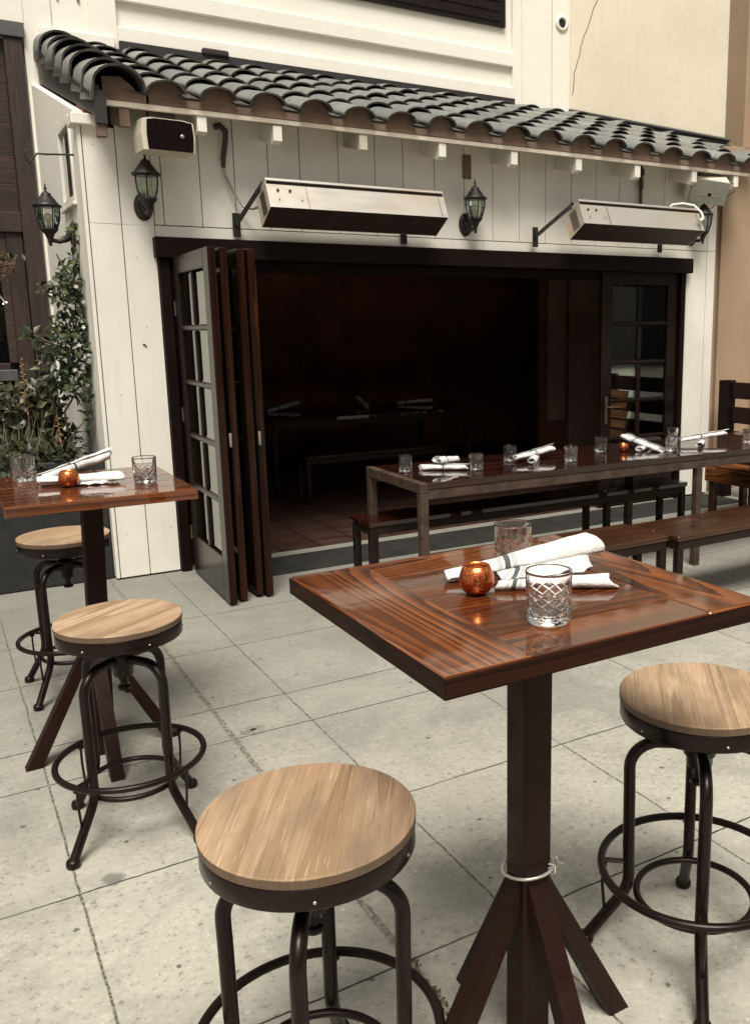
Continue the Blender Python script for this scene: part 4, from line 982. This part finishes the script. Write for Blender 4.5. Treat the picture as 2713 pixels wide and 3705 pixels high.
# indoor table and bench, dim
it = thing('indoor_table', 'dim indoor table with rolled napkins seen through the doorway', 'table', (2.8, 8.1, 0))
WI = dict(parent=it, world=True)
m = MB(); m.box2((2.74, 8.1, .72), (4.95, 9.25, .757), bev=.003, g=0); m.build('tabletop', 'table3', **WI)
m = MB(); m.box2((2.76, 8.105, .665), (4.93, 8.14, .7195), bev=.003); m.build('rail', 'dframe', **WI)
for x, y in ((2.77, 8.13), (4.9, 8.13), (2.77, 9.2), (4.9, 9.2)): m = MB(); m.box2((x - .025, y - .025, .005), (x + .025, y + .025, .664), bev=.003); m.build('leg', 'dframe', **WI)
ib = bench('thin-legged indoor bench in front of the dim indoor table', 2.87, 4.35, 7.60, 7.88, .46, 0, 'table3')

# ================================================================== TABLEWARE
def tumbler_mesh():
    m = MB(); n = 160; H = .096; R0, R1 = .0395, .0425
    zs = [.0, .0015, .004] + [.004 + .089 * (i / 62) for i in range(1, 63)] + [H - .0012, H]
    vs = []
    def pat(a, z):
        if z < .008 or z > .062: return 0.0
        k = 10 * a / (2 * math.pi)
        u1 = (k + (z - .008) / .0185) % 1.0; u2 = (k - (z - .008) / .0185) % 1.0
        d = min(min(u1, 1 - u1), min(u2, 1 - u2)); gq = max(0.0, 1 - d / .13)
        if z > .047: gq *= (1 if (int(k * 2) % 2 == 0) else .5) * (1 - (z - .047) / .015)
        return gq
    for z in zs:
        for j in range(n):
            a = 2 * math.pi * j / n; r = R0 + (R1 - R0) * z / H
            if z < .004: r -= (.004 - z) * .7
            if z > H - .0013: r -= .0006 if z < H else .0012
            r -= .0019 * pat(a, z); vs.append((r * math.cos(a), r * math.sin(a), z))
    nz = len(zs); fs = [[i * n + j, i * n + (j + 1) % n, (i + 1) * n + (j + 1) % n, (i + 1) * n + j] for i in range(nz - 1) for j in range(n)]
    zi = [H - .0005, H - .003] + [H - .003 - (H - .019) * t_ / 8 for t_ in range(1, 9)] + [.0145]
    b = len(vs)
    for i, z in enumerate(zi):
        r = (R0 + (R1 - R0) * z / H) - (.0016 if i == 0 else .0042 - .0026 * z / H)
        if i == len(zi) - 1: r -= .006
        if i == len(zi) - 2: r -= .001
        for j in range(n): a = 2 * math.pi * j / n; vs.append((r * math.cos(a), r * math.sin(a), z))
    fs += [[(nz - 1) * n + j, (nz - 1) * n + (j + 1) % n, b + (j + 1) % n, b + j] for j in range(n)]
    for i in range(len(zi) - 1): fs += [[b + i * n + j, b + i * n + (j + 1) % n, b + (i + 1) * n + (j + 1) % n, b + (i + 1) * n + j] for j in range(n)]
    c0 = len(vs); vs.append((0, 0, .0135)); c1 = len(vs); vs.append((0, 0, .0025))
    e = b + (len(zi) - 1) * n
    fs += [[e + j, e + (j + 1) % n, c0] for j in range(n)] + [[(j + 1) % n, j, c1] for j in range(n)]
    m.add(vs, fs, smooth=True); return m
TUM = tumbler_mesh().build('glass_tumbler', 'tumbler'); first = [True]
def tumbler(x, y, z, label, rz=0):
    o = TUM if first[0] else TUM.copy()
    if not first[0]: COL.objects.link(o)
    first[0] = False; o.location = (x, y, z + .0006); o.rotation_euler = (0, 0, rz)
    return tag(o, label, 'glass', 'cut glass tumblers on the tables')
def votive(x, y, z, label, s_=.92):
    o = thing('candle_holder', label, 'candle holder', (x, y, z + .0005), 0, 'copper candle holders')
    m = MB(); m.lathe([(0, .0), (.02 * s_, .0), (.03 * s_, .008 * s_), (.0385 * s_, .025 * s_), (.039 * s_, .036 * s_), (.034 * s_, .052 * s_), (.029 * s_, .064 * s_), (.0275 * s_, .0645 * s_), (.032 * s_, .052 * s_), (.036 * s_, .036 * s_), (.036 * s_, .026 * s_), (.028 * s_, .012 * s_), (0, .010 * s_)], 40); m.build('cup', 'votive', o)
    m = MB(); m.lathe([(0, .013 * s_), (.021 * s_, .013 * s_), (.021 * s_, .03 * s_), (0, .028 * s_)], 20); m.build('candle', 'cord', o)
def napkin(p0, p1, r0, r1, z, l0, l1, label, seed, sq=.66, sh=0.0, flap=.12, tail=None):
    r0 *= .94; r1 *= .94; random.seed(seed); p0, p1 = Vector((*p0, z + l0)), Vector((*p1, z + l1)); ax = p1 - p0; L = ax.length; d = ax.normalized()
    side = Vector((0, 0, 1)).cross(d).normalized(); up = d.cross(side); NV, NT_ = 44, 72; turns = 2.6
    vs = []; uvs = []; ph = random.random() * 6
    for i in range(NV + 1):
        u = i / NV; r = r0 + (r1 - r0) * u ** 1.3; c = p0.lerp(p1, u)
        for j in range(NT_ + 1):
            t_ = j / NT_; a = ph + t_ * turns * 2 * math.pi + u * .5
            rr = r * (.30 + .70 * t_ ** .8) * (1 + .15 * mnoise.noise(Vector((u * 5 + seed, t_ * 9, 0))) + .07 * mnoise.noise(Vector((u * 14 + seed, t_ * 22, 3))) + (.08 * math.sin(u * 17 + a * 2 + seed) * .55))
            if t_ > .93: rr *= 1 + flap * (t_ - .93) / .07
            q = side * math.cos(a) * rr + up * (math.sin(a) * rr * sq)
            e = d * (mnoise.noise(Vector((t_ * 6, seed, u))) * .02 * (abs(u - .5) * 2) ** 3 * 2)
            if t_ > .62: e += d * ((t_ - .62) / .38) ** 1.5 * .030 * (1 if u > .5 else -.4) * (abs(u - .5) * 2) ** 6
            p = c + q + e + up * (r * sq); p.z = max(p.z, z + .0012)
            vs.append(p - Vector((*p0.xy, z))); uvs.append((u + sh, t_ * turns * .16))
    k = NT_ + 1; fs = []; fu = []
    for i in range(NV):
        for j in range(NT_):
            f = [i * k + j, i * k + j + 1, (i + 1) * k + j + 1, (i + 1) * k + j]; fs.append(f); fu.append([uvs[q] for q in f])
    m = MB(); m.add(vs, fs, fu, smooth=True)
    if tail:
        b0, b1, wdt = tail; N1, N2 = 14, 8; tv = []; tu = []
        for i in range(N1 + 1):
            u = b0 + (b1 - b0) * i / N1; r = r0 + (r1 - r0) * u; c = p0.lerp(p1, u) + up * r * sq * .5
            for j in range(N2 + 1):
                w_ = j / N2; ed = wdt * (.55 + .45 * math.sin(math.pi * i / N1) + .12 * math.sin(i * 1.3)); p = c - side * (r * .9 * min(1, w_ * 4) + ed * w_)
                p.z = (c.z + r * .2) * (1 - w_) ** 1.6 + (z + .002) * (1 - (1 - w_) ** 1.6) + .006 * abs(math.sin(i * .8 + w_ * 3)) * w_
                tv.append(p - Vector((*p0.xy, z))); tu.append((u + sh + .05 + w_ * .12, .1))
        k2 = N2 + 1; tf = [[i * k2 + j, i * k2 + j + 1, (i + 1) * k2 + j + 1, (i + 1) * k2 + j] for i in range(N1) for j in range(N2)]
        m.add(tv, tf, [[tu[q] for q in f] for f in tf], smooth=True)
    o = m.build('napkin', 'napkin', fixn=False); o.location = (p0.x, p0.y, z)
    so = o.modifiers.new('cloth_thickness', 'SOLIDIFY'); so.thickness = .0016; so.offset = 0
    return tag(o, label, 'napkin', 'rolled striped napkins on the tables')
tumbler(.917, 1.245, Z, 'large cut glass tumbler at the front of the near high table', .3)
tumbler(1.079, 1.600, Z, 'cut glass tumbler behind the napkins on the near high table', .9)
votive(.898, 1.462, Z, 'copper mercury-glass candle holder beside tumbler on the near high table')
napkin((.955, 1.46), (1.135, 1.36), .017, .026, Z, 0, 0, 'rolled striped napkin lying underneath, behind front tumbler of near table', 21, .6, .1)
napkin((.898, 1.572), (1.222, 1.528), .018, .035, Z, .0, .024, 'white grey-striped napkin rolled on top of another on near table', 22, .70, -.17, .35, (.3, .97, .06))
tumbler(.283, 3.69, Z2, 'cut glass tumbler at the left edge of the left high table', .5)
tumbler(.657, 3.385, Z2, 'cut glass tumbler near the right end of the left high table', 1.1)
votive(.408, 3.455, Z2, 'copper candle holder in front of napkins on the left high table')
napkin((.325, 3.53), (.572, 3.475), .026, .030, Z2, 0, 0, 'rolled striped napkin lying flat on left high table', 23, .72, -.1, .12, (.3, .9, .03))
napkin((.335, 3.60), (.585, 3.735), .022, .034, Z2, .005, .045, 'rolled striped napkin propped on the other on left high table', 24, .75, -.2)
for x, y, lb_ in ((2.385, 4.675, 'tumbler nearest the left end of the long table'), (2.765, 4.49, 'tumbler right of the first napkin pair on the long table'), (3.13, 4.675, 'tumbler just left of the second napkin pair on the long table'),
                  (3.43, 4.43, 'tumbler just right of the second napkin pair on the long table'), (3.86, 4.66, 'tumbler left of the copper candle holder on the long table'),
                  (4.262, 4.40, 'tumbler right of the third napkin pair on the long table'), (4.66, 4.80, 'tumbler standing behind the farthest napkin pair on the long table'), (5.01, 4.40, 'tumbler cut off by the right edge on the long table')):
    tumbler(x, y, .76, 'cut glass ' + lb_, random.random() * 3)
votive(3.99, 4.575, .76, 'small copper candle holder on the long communal table', .85)
for i, (p, q, r0, r1, l0, l1, lb_) in enumerate((
    ((2.485, 4.665), (2.70, 4.515), .024, .025, 0, 0, 'napkin lying lowest near the left end of long table'),
    ((2.565, 4.60), (2.72, 4.66), .030, .022, .042, .035, 'napkin resting on top near the left end of long table'),
    ((3.155, 4.47), (3.33, 4.66), .030, .024, 0, 0, 'napkin with its end facing us in the second pair on long table'),
    ((3.10, 4.56), (3.42, 4.62), .021, .031, .02, .040, 'napkin crossing on top in the second pair on long table'),
    ((4.06, 4.49), (4.26, 4.62), .026, .022, 0, 0, 'small-looking napkin end right of the copper holder on long table'),
    ((4.14, 4.74), (4.155, 4.40), .033, .024, .05, .0, 'napkin sloping down to the right beside the third tumbler gap'),
    ((4.56, 4.43), (4.74, 4.58), .026, .022, 0, 0, 'napkin end peeking below the last pair on long table'),
    ((4.53, 4.58), (4.93, 4.55), .024, .028, .02, .045, 'napkin lying level on top in the last pair on long table'))):
    napkin(p, q, r0, r1, .76, l0, l1, 'rolled white striped ' + lb_, 30 + i, .74, -.25 + .1 * (i % 3), .3)
for i, (p, q, l1, lb_) in enumerate((((3.02, 8.95), (3.40, 9.15), .04, 'leftmost'), ((4.02, 8.75), (4.12, 9.22), .06, 'middle'), ((4.5, 8.95), (4.83, 8.8), .02, 'rightmost'))):
    napkin(p, q, .03, .036, .757, 0, l1, lb_ + ' dim rolled napkin on the indoor table', 50 + i)

# ================================================================== SMALL THINGS ON THE PAVEMENT
random.seed(5)
dn = thing('floor_drain', 'small round metal socket set flush in the paving', 'drain', (.988, 3.354, 0))
m = MB(); m.lathe([(0, .002), (.011, .002), (.013, .004), (.030, .003), (.040, .001)], 20, mtx=Matrix.Scale(1.4, 4, (1, 0, 0))); m.build('collar', 'collar', dn)
m = MB(); m.lathe([(0, .0035), (.0085, .0035)], 16, mtx=Matrix.Scale(1.6, 4, (1, 0, 0))); m.build('opening', 'black', dn)
wm = MB()
for cx_, cy_, n_, sp_ in ((.905, 1.80, 26, .018), (.899, 1.70, 40, .025), (.903, 1.60, 30, .03), (.90, 1.5, 20, .03)):
    for _ in range(n_): leafq(wm, Vector((cx_ + random.gauss(0, .006), cy_ + random.gauss(0, sp_), .001)), rv() + Vector((0, 0, .9)), rv(), random.uniform(.008, .02), .0035, random.random())
for _ in range(90):
    leafq(wm, Vector((.901 + random.gauss(0, .008), random.uniform(1.3, 4.6), .001)), rv() + Vector((0, 0, .3)), rv(), random.uniform(.004, .010), .002, random.random() * .6)
tag(wm.build('weeds', 'weed'), 'low dry weeds and litter in the wide paving joint', 'weeds', kind='stuff')
